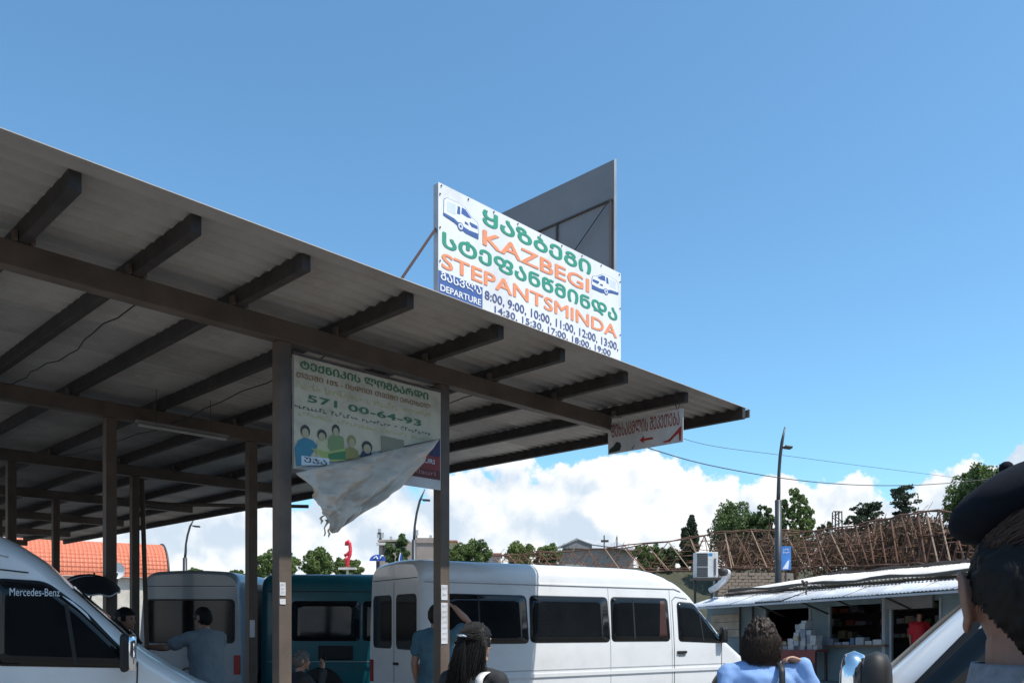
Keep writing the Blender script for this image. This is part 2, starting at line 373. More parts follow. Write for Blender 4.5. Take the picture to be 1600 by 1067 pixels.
def van_icon(box, flip):
    a0, b0, a1, b1 = box
    def q(pts): return [((a1 - (a1 - a0) * x) if flip else (a0 + (a1 - a0) * x), b0 + (b1 - b0) * y) for x, y in (reversed(pts) if flip else pts)]
    def pp(pts, m, e): poly(pl, q(pts), m, sign, 'van_picture', e)
    body = [(.02, .42), (.03, .88), (.10, .97), (.45, 1.0), (.62, .93), (.78, .72), (.97, .60), (1.0, .38), (1, .2), (.5, .16), (.05, .3)]
    pp([(.02 + (x - .02) * 1.0 - .012 * (1 if x < .5 else -1), y + .012 * (1 if y > .5 else -1)) for x, y in body], p_blue, .005)
    pp(body, p_white, .0058)
    pp([(.0, .40), (0, .30), (.30, .22), (.62, .02), (1.0, .0), (1.0, .16), (.72, .18), (.48, .24), (.30, .36)], p_blue, .0066)
    pp([(.50, .66), (.52, .90), (.62, .88), (.80, .66), (.68, .62)], p_blue, .0066)
    pp([(.38, .58), (.40, .88), (.47, .88), (.47, .60)], p_blue, .0066)
    pp([(.10, .50), (.10, .86), (.34, .88), (.34, .52)], p_pale, .0066)
    pp([(.74, .42), (.74, .50), (.97, .48), (.98, .36), (.80, .34)], p_blue, .0066)
    pp([(.60, .34), (.60, .44), (.68, .42), (.72, .34)], p_navy, .0066)
    for r, m, e in ((.115, p_blue, .0072), (.085, p_white, .0078), (.045, p_blue, .0084)):
        pp([(.48 + r * .75 * math.cos(t), .17 + r * 1.3 * math.sin(t)) for t in [2 * math.pi * k / 16 for k in range(16)]], m, e)
bx_ = zb((280, 232), (448, 440)); van_icon((bx_[0], bx_[1] + .0, bx_[2], bx_[3]), False)
van_icon(zb((988, 575), (1115, 732)), True)
b = MB()
for i in range(9):
    for zz in (zT - .02,):
        b.ball(pl.at(aL + .03 + (aR - aL - .06) * i / 8, zz, .008), .008, 6, 4)
for i in range(4):
    for aa in (aL + .015, aR - .015): b.ball(pl.at(aa, zB + .2 + (zT - zB - .3) * i / 3, .008), .008, 6, 4)
b.build('rivets', p_black, sign)
q0 = pl.at(aL + .01, pl.ab(680, 352)[1], -.05); pe = Pl(UW(0, -5.34, 0), UA, ZA); ea, eb = pe.ab(632, 440)
b = MB(); b.tube([q0, UW(ea - .02, -5.40, ZR + .04)], .012, 6); b.build('brace', mat('red_brown_rod', (.045, .016, .013), .8), sign)
for a in (aL + .5, aR - .5):
    b = MB(); b.bar(pl.at(a, zT - .15, -.07), UW(a, SW - .9, ZR + .04), .03); b.build('brace', m_bar, sign)
    b = MB(); b.bar(pl.at(a, zT - .03, -.085), UW(a, SW - .085, ZR + .03), .035); b.build('upright', m_bar, sign)

# ------------------------------------------------------------------ grey billboard seen from the back
BU, BW0, BW1 = 8.62, -6.55, -9.7
pb = Pl(UW(BU, BW0, 0), -WA, ZA)     # only used for sizes
d = Vector(((960 - CX) / F, 1, (HY - 250) / F)); Yb = BU / (UA.x * d.x + UA.y); zTop = EYE + d.z * Yb; BW0 = WA.x * d.x * Yb + WA.y * Yb
bbd = empty('billboard', UW(BU, (BW0 + BW1) / 2, ZR), 'tall grey metal billboard seen from behind on the shelter roof', 'billboard')
b = MB(); b.box(UW(BU, (BW0 + BW1) / 2, (zTop + 4.75) / 2), UA * .012, WA * ((BW0 - BW1) / 2), ZA * ((zTop - 4.75) / 2)); b.build('panel', m_greyboard, bbd)
def ub(x, y, e=.0):                   # point on the billboard's back
    d = Vector(((x - CX) / F, 1, (HY - y) / F)); t = (BU - e) / d.dot(UA); q = Vector((0, 0, EYE)) + d * t; return q
zbar = ub(958, 313).z; we = BW0 - .02
b = MB(); b.bar(UW(BU - .025, we, zbar), UW(BU - .025, BW1, zbar), .022); b.build('rail', m_bar, bbd)
b = MB(); b.bar(UW(BU - .04, BW1, 4.9), UW(BU - .04, we, 4.9), .05); b.build('rail', m_bar, bbd)
for w in (BW0 - .04, ub(872, 350).dot(WA), BW1 + .04):
    b = MB(); b.bar(UW(BU - .03, w, zbar), UW(BU - .03, w, ZR + .04), .024); b.build('upright', m_bar, bbd)
b = MB(); b.bar(UW(BU - .07, we - .02, zbar - .03), UW(BU - .07, BW1 + .6, 4.95), .010); b.build('wire', m_bar, bbd)
b = MB(); b.bar(UW(BU + .0, BW0 + .012, zTop), UW(BU + .0, BW0 + .012, 4.75), .03); b.build('edge_strip', m_boardedge, bbd)
for w in (BW1 + .4,):
    b = MB(); b.bar(UW(BU - .05, w, zbar - .1), UW(BU - 1.0, w, ZR + .04), .035); b.build('brace', m_bar, bbd)

# ------------------------------------------------------------------ torn banner between the front posts
BWp = ROWS[0] + .07
pn = Pl(UW(0, BWp, 0), UA, ZA)
A0, zt1 = pn.ab(455, 557); A1, zt2 = pn.ab(680, 607); ZT = (zt1 + zt2) / 2 ; ZL = 2.985
A0 = PU[0] + .068; A1 = PU[1] - .068
ban = empty('torn_banner', UW((A0 + A1) / 2, BWp, ZL), 'faded pawn shop banner with its lower half torn and hanging between two posts', 'banner')
m_vinyl = mat('old_vinyl', (.56, .49, .36), .55, var=.08, dirt=(.32, .26, .17), dirt_amt=.75, dirt_scale=3.5)
b = MB(); b.box(UW((A0 + A1) / 2, BWp - .012, (ZT + ZL) / 2), UA * ((A1 - A0) / 2), WA * .008, ZA * ((ZT - ZL) / 2)); b.build('backing_board', mat('old_backing', (.55, .53, .52), .6, dirt=(.35, .3, .26), dirt_amt=.4), ban)
def nb(tl, br): return pbox(pn, z2(*tl), z2(*br))
# the older sign that shows behind
lo = pn.ab(618, 700); rb = (A1 - .75, ZL + .19, A1 - .01, ZL + .33); poly(pn, rect(rb), flat('print_maroon', (.22, .03, .03)), ban, 'old_print', .0)
rb2 = (A1 - .75, ZL + .33, A1 - .01, ZL + .62); poly(pn, rect(rb2), flat('print_darkblue', (.03, .03, .09)), ban, 'old_print', .0)
rb3 = (A1 - .75, ZL + .10, A1 - .01, ZL + .19); poly(pn, rect(rb3), flat('print_darkred', (.10, .02, .02)), ban, 'old_print', .0)
lettering(pn, 'AURI', nb((782, 645), (862, 685)), p_pale, ban, .003, .01)
lettering(pn, 'dauri', nb((765, 704), (868, 745)), flat('print_pink', (.45, .2, .2)), ban, .003)
# the vinyl face
zc = pn.ab(457, 732)[1]; zr = pn.ab(679, 683)[1]
poly(pn, [(A0, zc), (A1 - .01, zr), (A1 - .01, ZT - .01), (A0, ZT - .01)], m_vinyl, ban, 'vinyl_sheet', .008)
EB = .012
pg = flat('faded_green', (.05, .16, .075)); pr = flat('faded_red', (.28, .13, .05)); py = flat('faded_yellow', (.52, .47, .20)); pk = flat('faded_black', (.10, .10, .08))
lettering(pn, 'ტექნიკის ლომბარდი', nb((160, 142), (828, 352)), pg, ban, EB, .03)
lettering(pn, 'თვეში 10% - იხდით თვეში ერთხელ', nb((140, 203), (838, 398)), pr, ban, EB, .014)
scribble(pn, nb((140, 250), (842, 446)), py, ban, (6, 10, 1, 7, 9), EB, 3)
lettering(pn, '571 00-64-93', nb((198, 322), (790, 488)), pg, ban, EB, .022, 1.05)
scribble(pn, nb((128, 367), (842, 537)), pk, ban, (8, 7, 8, 1, 9), EB, 5)
scribble(pn, nb((150, 408), (850, 570)), py, ban, (8, 10, 7, 6), EB, 9)
def blob(cx, cy, rx, ry, m, e, n=14, name='picture'):
    c = pn.ab(*z2(cx, cy)); k = pn.ab(*z2(cx + rx, cy))[0] - c[0]; h = c[1] - pn.ab(*z2(cx, cy + ry))[1]
    poly(pn, [(c[0] + k * math.cos(2 * math.pi * i / n), c[1] + h * math.sin(2 * math.pi * i / n)) for i in range(n)], m, ban, name, e)
def zpoly(pts, m, e): poly(pn, [pn.ab(*z2(*p)) for p in reversed(pts)], m, ban, 'picture', e)
psk = flat('faded_skin', (.42, .36, .22)); pbl = flat('faded_blue', (.05, .21, .30)); pgr = flat('faded_leaf', (.20, .29, .12)); pol = flat('faded_olive', (.28, .25, .08)); pdk = flat('faded_hair', (.05, .045, .04)); pnv = flat('faded_navy', (.03, .045, .09))
zpoly([(130, 600), (150, 560), (185, 545), (225, 560), (250, 590), (215, 640), (190, 690), (140, 695)], pbl, .0125)
zpoly([(250, 560), (300, 555), (320, 640), (300, 690), (245, 640)], flat('faded_cream', (.5, .5, .3)), .0127)
zpoly([(310, 540), (345, 525), (385, 545), (390, 640), (330, 650), (300, 590)], pgr, .0129)
zpoly([(385, 610), (425, 590), (460, 615), (465, 655), (385, 660)], pol, .0131)
zpoly([(470, 655), (480, 620), (505, 600), (530, 620), (535, 650)], pnv, .0133)
zpoly([(215, 600), (300, 620), (395, 600), (395, 665), (300, 672)], flat('faded_lime', (.36, .42, .13)), .0135)
zpoly([(305, 630), (395, 615), (395, 660), (305, 660)], flat('faded_deepgreen', (.06, .2, .08)), .0137)
for cx, cy, rx, ry, hm in ((186, 518, 22, 32, pdk), (273, 538, 22, 28, pdk), (345, 512, 18, 28, pdk), (428, 570, 20, 30, pol), (508, 600, 24, 30, pdk)):
    blob(cx, cy - 6, rx * 1.12, ry * 1.02, hm, .0139); blob(cx, cy + 5, rx * .8, ry * .8, psk, .0143)
zpoly([(165, 640), (310, 655), (310, 690), (165, 690)], p_pale, .0145)
lettering(pn, 'უჯა', nb((178, 645), (300, 692)), pk, ban, .0149, .02)
zpoly([(582, 535), (700, 560), (700, 600), (582, 632)], flat('faded_khaki', (.25, .23, .16)), .0125)
# the torn flap: the white back of the vinyl, wrinkled, swinging out from the board
TL = pn.at(*pn.ab(457, 738), .03); TR = pn.at(*pn.ab(680, 684), .03)
flap_out = [(457, 740), (478, 772), (492, 797), (503, 812), (516, 832)]
flap_right = [(680, 687), (658, 722), (615, 762), (575, 793), (518, 833)]
rows = []; NR, NC = 40, 60
def pol_at(pts, t):
    t *= len(pts) - 1; i = min(int(t), len(pts) - 2); f = t - i
    return pts[i][0] + (pts[i + 1][0] - pts[i][0]) * f, pts[i][1] + (pts[i + 1][1] - pts[i][1]) * f
for i in range(NR + 1):
    t = i / NR; l = pol_at(flap_out, t); r_ = pol_at(flap_right, t); row = []
    for j in range(NC + 1):
        s = j / NC; x = l[0] + (r_[0] - l[0]) * s; y = l[1] + (r_[1] - l[1]) * s - 26 * t * (1 - t) * s * (1 - s) * 0
        a, bz = pn.ab(x, y)
        fold = .03 + .10 * t * (1 - t) * 2 + .055 * math.sin(s * 7 + t * 3 + 1.2) * (.25 + t) * (1 - .3 * t) + .035 * math.sin((s * .9 + t * .6) * 17) * (1 - t * .6)
        fold += .05 * noise.noise(Vector((s * 5, t * 7, 2.2))) + .022 * noise.noise(Vector((s * 13, t * 16, 5))) + .008 * noise.noise(Vector((s * 30, t * 30, 5)))
        fold += .05 * abs(noise.noise(Vector((s * 4 + t * 3, t * 2 - s * 6, 9)))) - .03 * abs(noise.noise(Vector((s * 9 - t * 5, t * 8, 1))))
        if s > .82: fold += .06 * math.sin((s - .82) / .18 * math.pi)
        row.append(pn.at(a, bz, max(.012, fold)))
    rows.append(row)
b = MB(); b.grid(rows)
fl = b.build('torn_flap', mat('vinyl_back', (.56, .48, .40), .6, var=.12, vs=2.5, dirt=(.17, .11, .065), dirt_amt=.85, dirt_scale=1.5, stretch=(.8, .8, 2.2)), ban, True)
sm = fl.modifiers.new('thick', 'SOLIDIFY'); sm.thickness = .0015
b = MB()
for k, (x0, y0, ln_) in enumerate(((505, 812, 26), (511, 822, 18), (499, 806, 14))):
    rr = [[pn.at(*pn.ab(x0 - 3 + j * 6 * (1 - i / 7) + 1.6 * math.sin(i * 1.7 + k), y0 + ln_ * i / 6), .05 + .015 * math.sin(i + j + k)) for j in range(2)] for i in range(7)]
    b.grid(rr)
b.build('ragged_strip', m_vinyl, ban, True)
b = MB(); b.bar(pn.at(A0 - .0, ZT + .012, -.01), pn.at(A1, ZT + .012, -.01), .03, .02); b.build('top_batten', m_steel, ban)

# ------------------------------------------------------------------ shoe repair sign hanging from a rafter
HU = 8.54
ph = Pl(UW(HU, 0, 0), WA, ZA)
h0, hz = ph.ab(950, 662); h1, hz1 = ph.ab(1067, 634); HZ1 = (hz + hz1) / 2; HZ0 = (ph.ab(951, 710)[1] + ph.ab(1066, 690)[1]) / 2
HZ1 = min(HZ1, ZR - .19)
shp = empty('shoe_repair_sign', ph.at((h0 + h1) / 2, HZ0), 'white shoe repair sign with red arrow hanging on wires under the roof corner', 'sign')
b = MB(); b.box(ph.at((h0 + h1) / 2, (HZ0 + HZ1) / 2, -.006), WA * ((h1 - h0) / 2), UA * .005, ZA * ((HZ1 - HZ0) / 2)); b.build('panel', mat('sign_panel', (.62, .60, .58), .5, dirt=(.45, .42, .4), dirt_amt=.5), shp)
p_red = flat('print_red', (.40, .035, .03)); p_rust = flat('print_rust', (.30, .06, .04))
hh = HZ1 - HZ0; ww = h1 - h0
lettering(ph, 'ფეხსაცმლის შეკეთება', (h0 + .04 * ww, HZ0 + hh * .52, h0 + .96 * ww, HZ0 + hh * .93), p_rust, shp, .003, .012)
def hp(pts, m, e=.003): poly(ph, [(h0 + x * ww, HZ0 + y * hh) for x, y in pts], m, shp, 'print', e)
hp([(.44, .27), (.50, .16), (.50, .235), (.62, .235), (.62, .305), (.50, .305), (.50, .40)], p_red)
hp([(.75, .11), (.82, .13), (.90, .30), (.965, .46), (.985, .46), (.975, .05), (.955, .05), (.95, .28), (.90, .2), (.84, .07), (.76, .07)], p_red)
hp([(.02, .04), (.17, .06), (.19, .20), (.17, .32), (.12, .36), (.08, .24), (.02, .15)], flat('print_darkgreen', (.02, .035, .03)))
hp([(.33, .05), (.345, .04), (.38, .15), (.37, .16)], p_navy)
for x, x2 in ((.06, .04), (.93, .90), (.93, .96)):
    b = MB(); b.tube([ph.at(h0 + x * ww, HZ1 - .02, -.006), ph.at(h0 + x2 * ww, ZR - .12, -.006)], .004, 5); b.build('wire', m_bar, shp)

# ------------------------------------------------------------------ paper notices stuck to the posts
def notice(u, w, px, tl, br, label, kind):
    q = Pl(UW(0, w + .0605, 0), UA, ZA); bx4 = pbox(q, tl, br); a0, b0, a1, b1 = bx4
    a0 = max(a0, u - .058); a1 = min(a1, u + .058)
    o = empty('paper_notice', q.at((a0 + a1) / 2, b0), label, 'notice', 'paper notices on the shelter posts')
    rr = [[q.at(a0 + (a1 - a0) * i / 6, b0 + (b1 - b0) * j / 10, .002 + .006 * abs(noise.noise(Vector((i * .7, j * .5, px))))) for i in range(7)] for j in range(11)]
    b = MB(); b.grid(rr); b.build('sheet', mat('notice_paper', (.58, .58, .60), .8, dirt=(.4, .38, .35), dirt_amt=.4), o, True)
    if kind:
        for j in range(kind):
            yy = b1 - (b1 - b0) * (j + .75) / (kind + .5); scribble(q, (a0 + .012, yy, a1 - .012, yy + (b1 - b0) * .35 / kind), p_black, o, (4, 3), .009, j)
notice(PU[0], ROWS[0], 1, (432, 909), (446, 930), 'small printed notice with black pattern on the post left of the torn banner', 3)
notice(PU[0], ROWS[0], 2, (431, 935), (446, 944), 'narrow blank paper strip below the printed notice', 0)
notice(PU[1], ROWS[0], 3, (687, 913), (699, 937), 'small spotted sticker above the long notice', 2)
notice(PU[1], ROWS[0], 4, (681, 941), (699, 1005), 'long white paper notice with handwritten lines on a brown post', 7)
notice(PU[1], ROWS[1], 5, (388, 968), (398, 995), 'pale paper strip on the post behind the grey shirted man', 0)

# ------------------------------------------------------------------ vans
SH = 2.56
PROF = [(0, .52), (-.03, .72), (-.12, .86), (-.30, .96), (-.56, 1.08), (-.80, 1.23), (-1.05, 1.40), (-1.31, 1.66), (-1.57, 1.91), (-1.83, 2.17), (-2.05, 2.32), (-2.3, 2.44), (-2.55, 2.51), (-2.85, 2.55), (-3.3, SH)]
def lerp_tab(tab, x):
    for (xa, ya), (xb, yb) in zip(tab, tab[1:]):
        if xb <= x <= xa or xa <= x <= xb: return ya + (yb - ya) * (x - xa) / (xb - xa)
    return tab[-1][1] if abs(x - tab[-1][0]) < abs(x - tab[0][0]) else tab[0][1]
class Van:
    W = 1.93
    def __init__(s, name, label, near_rear, head, Ln, paint, near, group=None):
        s.L = Ln; s.paint = paint; s.near = near       # near = -1: right side towards the camera, +1: left side
        s.rz = head; f = Vector((math.cos(head), math.sin(head), 0)); l = Vector((-f.y, f.x, 0))
        base = Vector(near_rear) - l * near * s.W / 2
        s.root = empty(name, base + f * Ln / 2, label, 'van', group)
        s.T = Matrix.Translation(base) @ Matrix.Rotation(head, 4, 'Z')
    def top(s, x):
        z = lerp_tab(PROF, x - s.L)
        if x < .14: z -= .07 * (1 - x / .14) ** 2
        return z
    def hw(s, x, z):
        zt = s.top(x); k = 1.0
        if z > 1.15: k -= .115 * ((z - 1.15) / 1.3) ** 1.25
        if z < .6: k -= .05 * ((.6 - z) / .3) ** 2
        front = x - (s.L - .9)
        if front > 0: k *= 1 - .17 * (front / .9) ** 2.2
        if x < .12: k *= 1 - .045 * (1 - x / .12) ** 2
        r = .20 if x < s.L - 2.2 else .13
        q = (z - (zt - r)) / r
        h = s.W / 2 * k
        if q > 0: h = h * (1 - .5) * 0 + h - (h * .30) * (1 - math.sqrt(max(0, 1 - q * q)))
        return h
    def body(s):
        xs = [0, .02, .05, .09, .12, .2, .3] + list(np.linspace(.45, s.L - 3.3, 18)) + list(np.linspace(s.L - 3.1, s.L - .06, 46)) + [s.L - .03, s.L]
        rings = []
        for x in xs:
            zt = s.top(x); z0 = .34 + (.08 if x > s.L - .5 else 0)
            r = .20 if x < s.L - 2.2 else .13
            zs = list(np.linspace(z0, max(zt - r, z0 + .05), 14)) + [zt - r + r * q for q in (.2, .4, .55, .7, .8, .88, .94, .98, 1.0)]
            ring = [(x, -s.hw(x, z), z) for z in zs]
            e = s.hw(x, zt); crown = .022
            ring += [(x, -e * (1 - 2 * k / 10), zt + crown * (1 - (1 - 2 * k / 10) ** 2)) for k in range(1, 10)]
            ring += [(x, s.hw(x, z), z) for z in reversed(zs)]
            rings.append([s.T @ Vector(p) for p in ring])
        b = MB(); b.rings(rings)
        o = b.build('body', s.paint, s.root, True)
        w = o.modifiers.new('en', 'EDGE_SPLIT'); w.split_angle = R(38)
        s.bodyo = o
    def sp(s, x, z, e, side=None):
        side = side or s.near
        return s.T @ Vector((x, side * (s.hw(x, z) + e), z))
    @staticmethod
    def rounded(pts, r, n=5):
        out_ = []
        m = len(pts)
        for i in range(m):
            p = Vector(pts[i]); a = Vector(pts[i - 1]); c = Vector(pts[(i + 1) % m])
            da = (a - p).normalized(); dc = (c - p).normalized(); rr = min(r, (a - p).length * .45, (c - p).length * .45)
            q0 = p + da * rr; q1 = p + dc * rr
            for k in range(n + 1):
                t = k / n; out_.append((q0 * (1 - t) ** 2 + p * 2 * t * (1 - t) + q1 * t * t))
        return out_
    def patch(s, name, pts, m, parent, e=.006, r=.07, side=None, thick=0.0, rings=4):
        ol = s.rounded(pts, r); fine = []
        for i in range(len(ol)):
            a, c = ol[i], ol[(i + 1) % len(ol)]; k = max(1, int((c - a).length / .12))
            fine += [a.lerp(c, j / k) for j in range(k)]
        c = sum(fine, Vector((0, 0))) / len(fine); b = MB(); n = len(fine); side = side or s.near
        lev = [fine] + [[c + (p - c) * (1 - k / rings) for p in fine] for k in range(1, rings)]
        v = [s.sp(p.x, p.y, e, side) for l_ in lev for p in l_] + [s.sp(c.x, c.y, e, side)]
        f = []
        for k in range(rings - 1):
            for i in range(n): f.append((k * n + i, k * n + (i + 1) % n, (k + 1) * n + (i + 1) % n, (k + 1) * n + i))
        for i in range(n): f.append(((rings - 1) * n + i, (rings - 1) * n + (i + 1) % n, rings * n))
        if side > 0: f = [tuple(reversed(q)) for q in f]
        b.add(v, f)
        if e > .001:                   # rim down to the body
            k0 = len(b.v); rim = [s.sp(p.x, p.y, -.002, side) for p in fine]
            b.v += [tuple(p) for p in rim]
            for i in range(n):
                q = (i, k0 + i, k0 + (i + 1) % n, (i + 1) % n); b.f.append(tuple(reversed(q)) if side > 0 else q)
        return b.build(name, m, parent, True)
    def window(s, pts, side=None, name='window', r=.07, gas=.028):
        c = sum((Vector(p) for p in pts), Vector((0, 0))) / len(pts)
        big = [tuple(Vector(p) + (Vector(p) - c).normalized() * gas) for p in pts]
        g_ = s.patch('gasket' if name == 'window' else name, big, m_black, s.root, .005, r + .02, side); g_.name = name
        s.patch('pane', pts, m_glass, g_, .009, r, side)
        return g_
    def strip(s, name, pts, w, m, e=.003, side=None, parent=None):
        b = MB(); rr = []
        fine = []
        for a, c in zip(pts, pts[1:]):
            a, c = Vector(a), Vector(c); k = max(1, int((c - a).length / .1)); fine += [a.lerp(c, j / k) for j in range(k)]
        fine.append(Vector(pts[-1])); side = side or s.near
        rows = [[], [], [], []]
        for i, p in enumerate(fine):
            d = (fine[min(i + 1, len(fine) - 1)] - fine[max(0, i - 1)]).normalized(); n = Vector((-d.y, d.x)) * w / 2
            for k, (q, ee) in enumerate(((p - n, -.002), (p - n, e), (p + n, e), (p + n, -.002))): rows[k].append(s.sp(q.x, q.y, ee, side))
        b.grid(rows); return b.build(name, m, parent or s.root)
    def lbox(s, name, x0, x1, y0, y1, z0, z1, m, parent=None, bevel=.0):
        b = MB(); b.bx(x0, x1, y0, y1, z0, z1); b.v = [tuple(s.T @ Vector(p)) for p in b.v]
        return b.build(name, m, parent or s.root, bevel=bevel)
    def wheels(s):
        for x in (1.15, s.L - .98):
            for sd_ in (-1, 1):
                b = MB(); y = sd_ * (s.W / 2 - .11); pr = [(.33 - .03, -.11), (.33, -.08), (.345, 0), (.33, .08), (.30, .11), (.2, .105), (.2, -.105)]
                rings = []
                for k in range(20):
                    a = 2 * math.pi * k / 20; rings.append([s.T @ Vector((x + rr * math.cos(a), y + yy, .345 + rr * math.sin(a))) for rr, yy in pr])
                b.rings(rings + [rings[0]], cap=False); t = b.build('wheel', m_black, s.root, True)
                b = MB(); q0 = s.T @ Vector((x, y - sd_ * .1, .345)); q1 = s.T @ Vector((x, y + sd_ * .085, .345)); b.tube([q0, q1], .2, 16); b.build('rim', m_rim, t)
                b = MB(); ys = sd_; pts = [(x + .43 * math.cos(t_), .36 + .43 * math.sin(t_)) for t_ in [math.pi * k / 14 for k in range(15)]]
                s.patch('wheel_arch', [(x - .44, .36)] + [tuple(p) for p in reversed(pts[1:-1])] + [(x + .44, .36)], m_black, s.root, .004, .01, sd_)
    def windscreen(s, wipers=True):
        rows = []
        for i in range(15):
            x = s.L - 1.60 + .50 * i / 14; row = []
            hwm = s.hw(x, s.top(x)) + .10
            for j in range(17):
                y = -hwm + 2 * hwm * j / 16; zt = s.top(x); e = s.hw(x, zt)
                if abs(y) <= e: z = zt + .022 * (1 - (y / e) ** 2)
                else:
                    lo, hi = zt - .13, zt
                    for _ in range(20):
                        mid = (lo + hi) / 2
                        if s.hw(x, mid) > abs(y): lo = mid
                        else: hi = mid
                    z = lo
                row.append(s.T @ Vector((x + .008, y, z + .012)))
            rows.append(row)
        b = MB(); b.grid(rows); b.build('windscreen', m_glass, s.root, True)
        for y in (-.45, .35) if wipers else ():
            b = MB(); b.bar(s.T @ Vector((s.L - 1.06, y, s.top(s.L - 1.06) + .05)), s.T @ Vector((s.L - 1.28, y + .45, s.top(s.L - 1.28) + .045)), .018); b.build('wiper', m_black, s.root)
    def mirror(s, x, z0, z1, shell, side=None):
        side = side or s.near; h = s.hw(x, (z0 + z1) / 2); zc_ = (z0 + z1) / 2; zh = (z1 - z0) / 2
        def m_(name, mm, x0, x1, par):
            rings = []
            for k, (xx, f) in enumerate(((x1, .84), (x1 + (x0 - x1) * .12, .94), (x0 + (x1 - x0) * .5, 1.0), (x0 + (x1 - x0) * .15, .95), (x0, .78))):
                rings.append([s.T @ Vector((xx, side * (h + .14) + .065 * f * math.copysign(abs(math.cos(t)) ** .55, math.cos(t)), zc_ + zh * f * math.copysign(abs(math.sin(t)) ** .55, math.sin(t)))) for t in [2 * math.pi * i / 20 for i in range(20)]])
            b = MB(); b.rings(rings); return b.build(name, mm, par, True)
        o = m_('mirror', m_black, x - .075, x - .008, s.root)
        m_('mirror_shell', shell, x + .05, x - .012, o)
        b = MB()
        for zz in (z0 + .04, z1 - .08): b.bar(s.T @ Vector((x - .03, side * (h - .03), zz)), s.T @ Vector((x - .03, side * (h + .12), zz)), .025)
        b.build('mirror_arm', m_black, o)
    def rear(s, single):
        def rp(name, y0, y1, z0, z1, m, par, e, r=.06):
            ol = s.rounded([(y0, z0), (y1, z0), (y1, z1), (y0, z1)], r); b = MB()
            v = [s.T @ Vector((-e, -p.x, p.y)) for p in ol]; b.add(v, [tuple(range(len(v)))]); k0 = len(b.v)
            b.v += [tuple(s.T @ Vector((.004, -p.x, p.y))) for p in ol]; n = len(ol)
            for i in range(n): b.f.append((i, k0 + i, k0 + (i + 1) % n, (i + 1) % n))
            return b.build(name, m, par)
        if single:
            g_ = rp('rear_window', -.80, .80, 1.26, 2.06, m_black, s.root, .006, .09); rp('pane', -.77, .77, 1.29, 2.03, m_glass, g_, .010, .08)
        else:
            for a, c in ((-.76, -.10), (.10, .76)):
                g_ = rp('rear_window', a - .02, c + .02, 1.24, 2.06, m_black, s.root, .005, .1); rp('pane', a, c, 1.26, 2.04, m_glass, g_, .009, .09)
            rp('door_gap', -.006, .006, .5, 2.25, m_gap, s.root, .002, .001)
        rp('handle', .02, .16, 1.0, 1.04, m_black, s.root, .03, .01)
        rp('number_plate', -.26, .26, .62, .73, p_white, s.root, .012, .01)
        rp('bumper', -.9, .9, .38, .55, m_black, s.root, .07, .05)
        rp('top_seam', -.80, .80, 2.285, 2.297, m_gap, s.root, .002, .001)
        for a in (-.9, .78): rp('tail_light', a, a + .12, .7, 1.05, flat('tail_red', (.35, .02, .02), .2), s.root, .012, .02)
    def front(s):
        b = MB(); b.bx(s.L - .15, s.L + .06, -.80, .80, .36, .62); b.v = [tuple(s.T @ Vector(p)) for p in b.v]; b.build('bumper', m_black, s.root, bevel=.04)
        b = MB(); b.bx(s.L - .10, s.L - .005, -.38, .38, .74, .92); b.v = [tuple(s.T @ Vector(p)) for p in b.v]; b.build('grille', m_black, s.root, bevel=.02)
        for y in (-.6, .6):
            b = MB(); b.ball((s.L - .16, y, .84), (.12, .15, .11), 14, 8); b.v = [tuple(s.T @ Vector(p)) for p in b.v]; b.build('headlight', mat('headlight', (.5, .52, .55), .1, spec=.6, coat=.5), s.root, True)
    def door(s, side=None):
        Lx = s.L
        s.strip('door_gap', [(Lx - 2.26, .45), (Lx - 2.26, 2.02), (Lx - 2.18, 2.08), (Lx - 1.90, 2.05)], .012, m_gap, .003, side)
        s.strip('door_gap', [(Lx - 1.12, .50), (Lx - 1.10, 1.32)], .012, m_gap, .003, side)
        w = s.window([(Lx - 2.13, 1.33), (Lx - 1.10, 1.28), (Lx - 1.53, 1.75), (Lx - 1.77, 1.955), (Lx - 2.13, 1.985)], side, 'door_window', .06, .03)
        s.strip('window_divider', [(Lx - 1.56, 1.315), (Lx - 1.63, 1.80)], .03, m_black, .014, side, w)
        h = s.patch('door_handle', [(Lx - 2.20, 1.10), (Lx - 1.98, 1.10), (Lx - 1.98, 1.145), (Lx - 2.20, 1.145)], m_black, s.root, .025, .015, side)
        s.patch('handle_cup', [(Lx - 2.16, 1.045), (Lx - 2.02, 1.045), (Lx - 2.02, 1.10), (Lx - 2.16, 1.10)], m_seam, h, .004, .02, side)
        return w
    def trim(s, side=None):
        s.strip('rub_strip', [(.25, .82), (s.L - 1.0, .82)], .055, s.paint, .018, side)
        s.strip('body_crease', [(.12, .90), (s.L - 1.0, .90)], .014, m_seam, .003, side)
        s.strip('roof_seam', [(.08, 2.225), (s.L - 2.2, 2.21), (s.L - 2.04, 2.17)], .013, m_gap if s.paint is m_teal else m_seam, .004, side)
        s.strip('roof_seam', [(.08, 2.245), (s.L - 2.2, 2.23), (s.L - 2.06, 2.19)], .02, s.paint, .012, side)

def ang(dx, dy): return math.atan2(dy, dx)
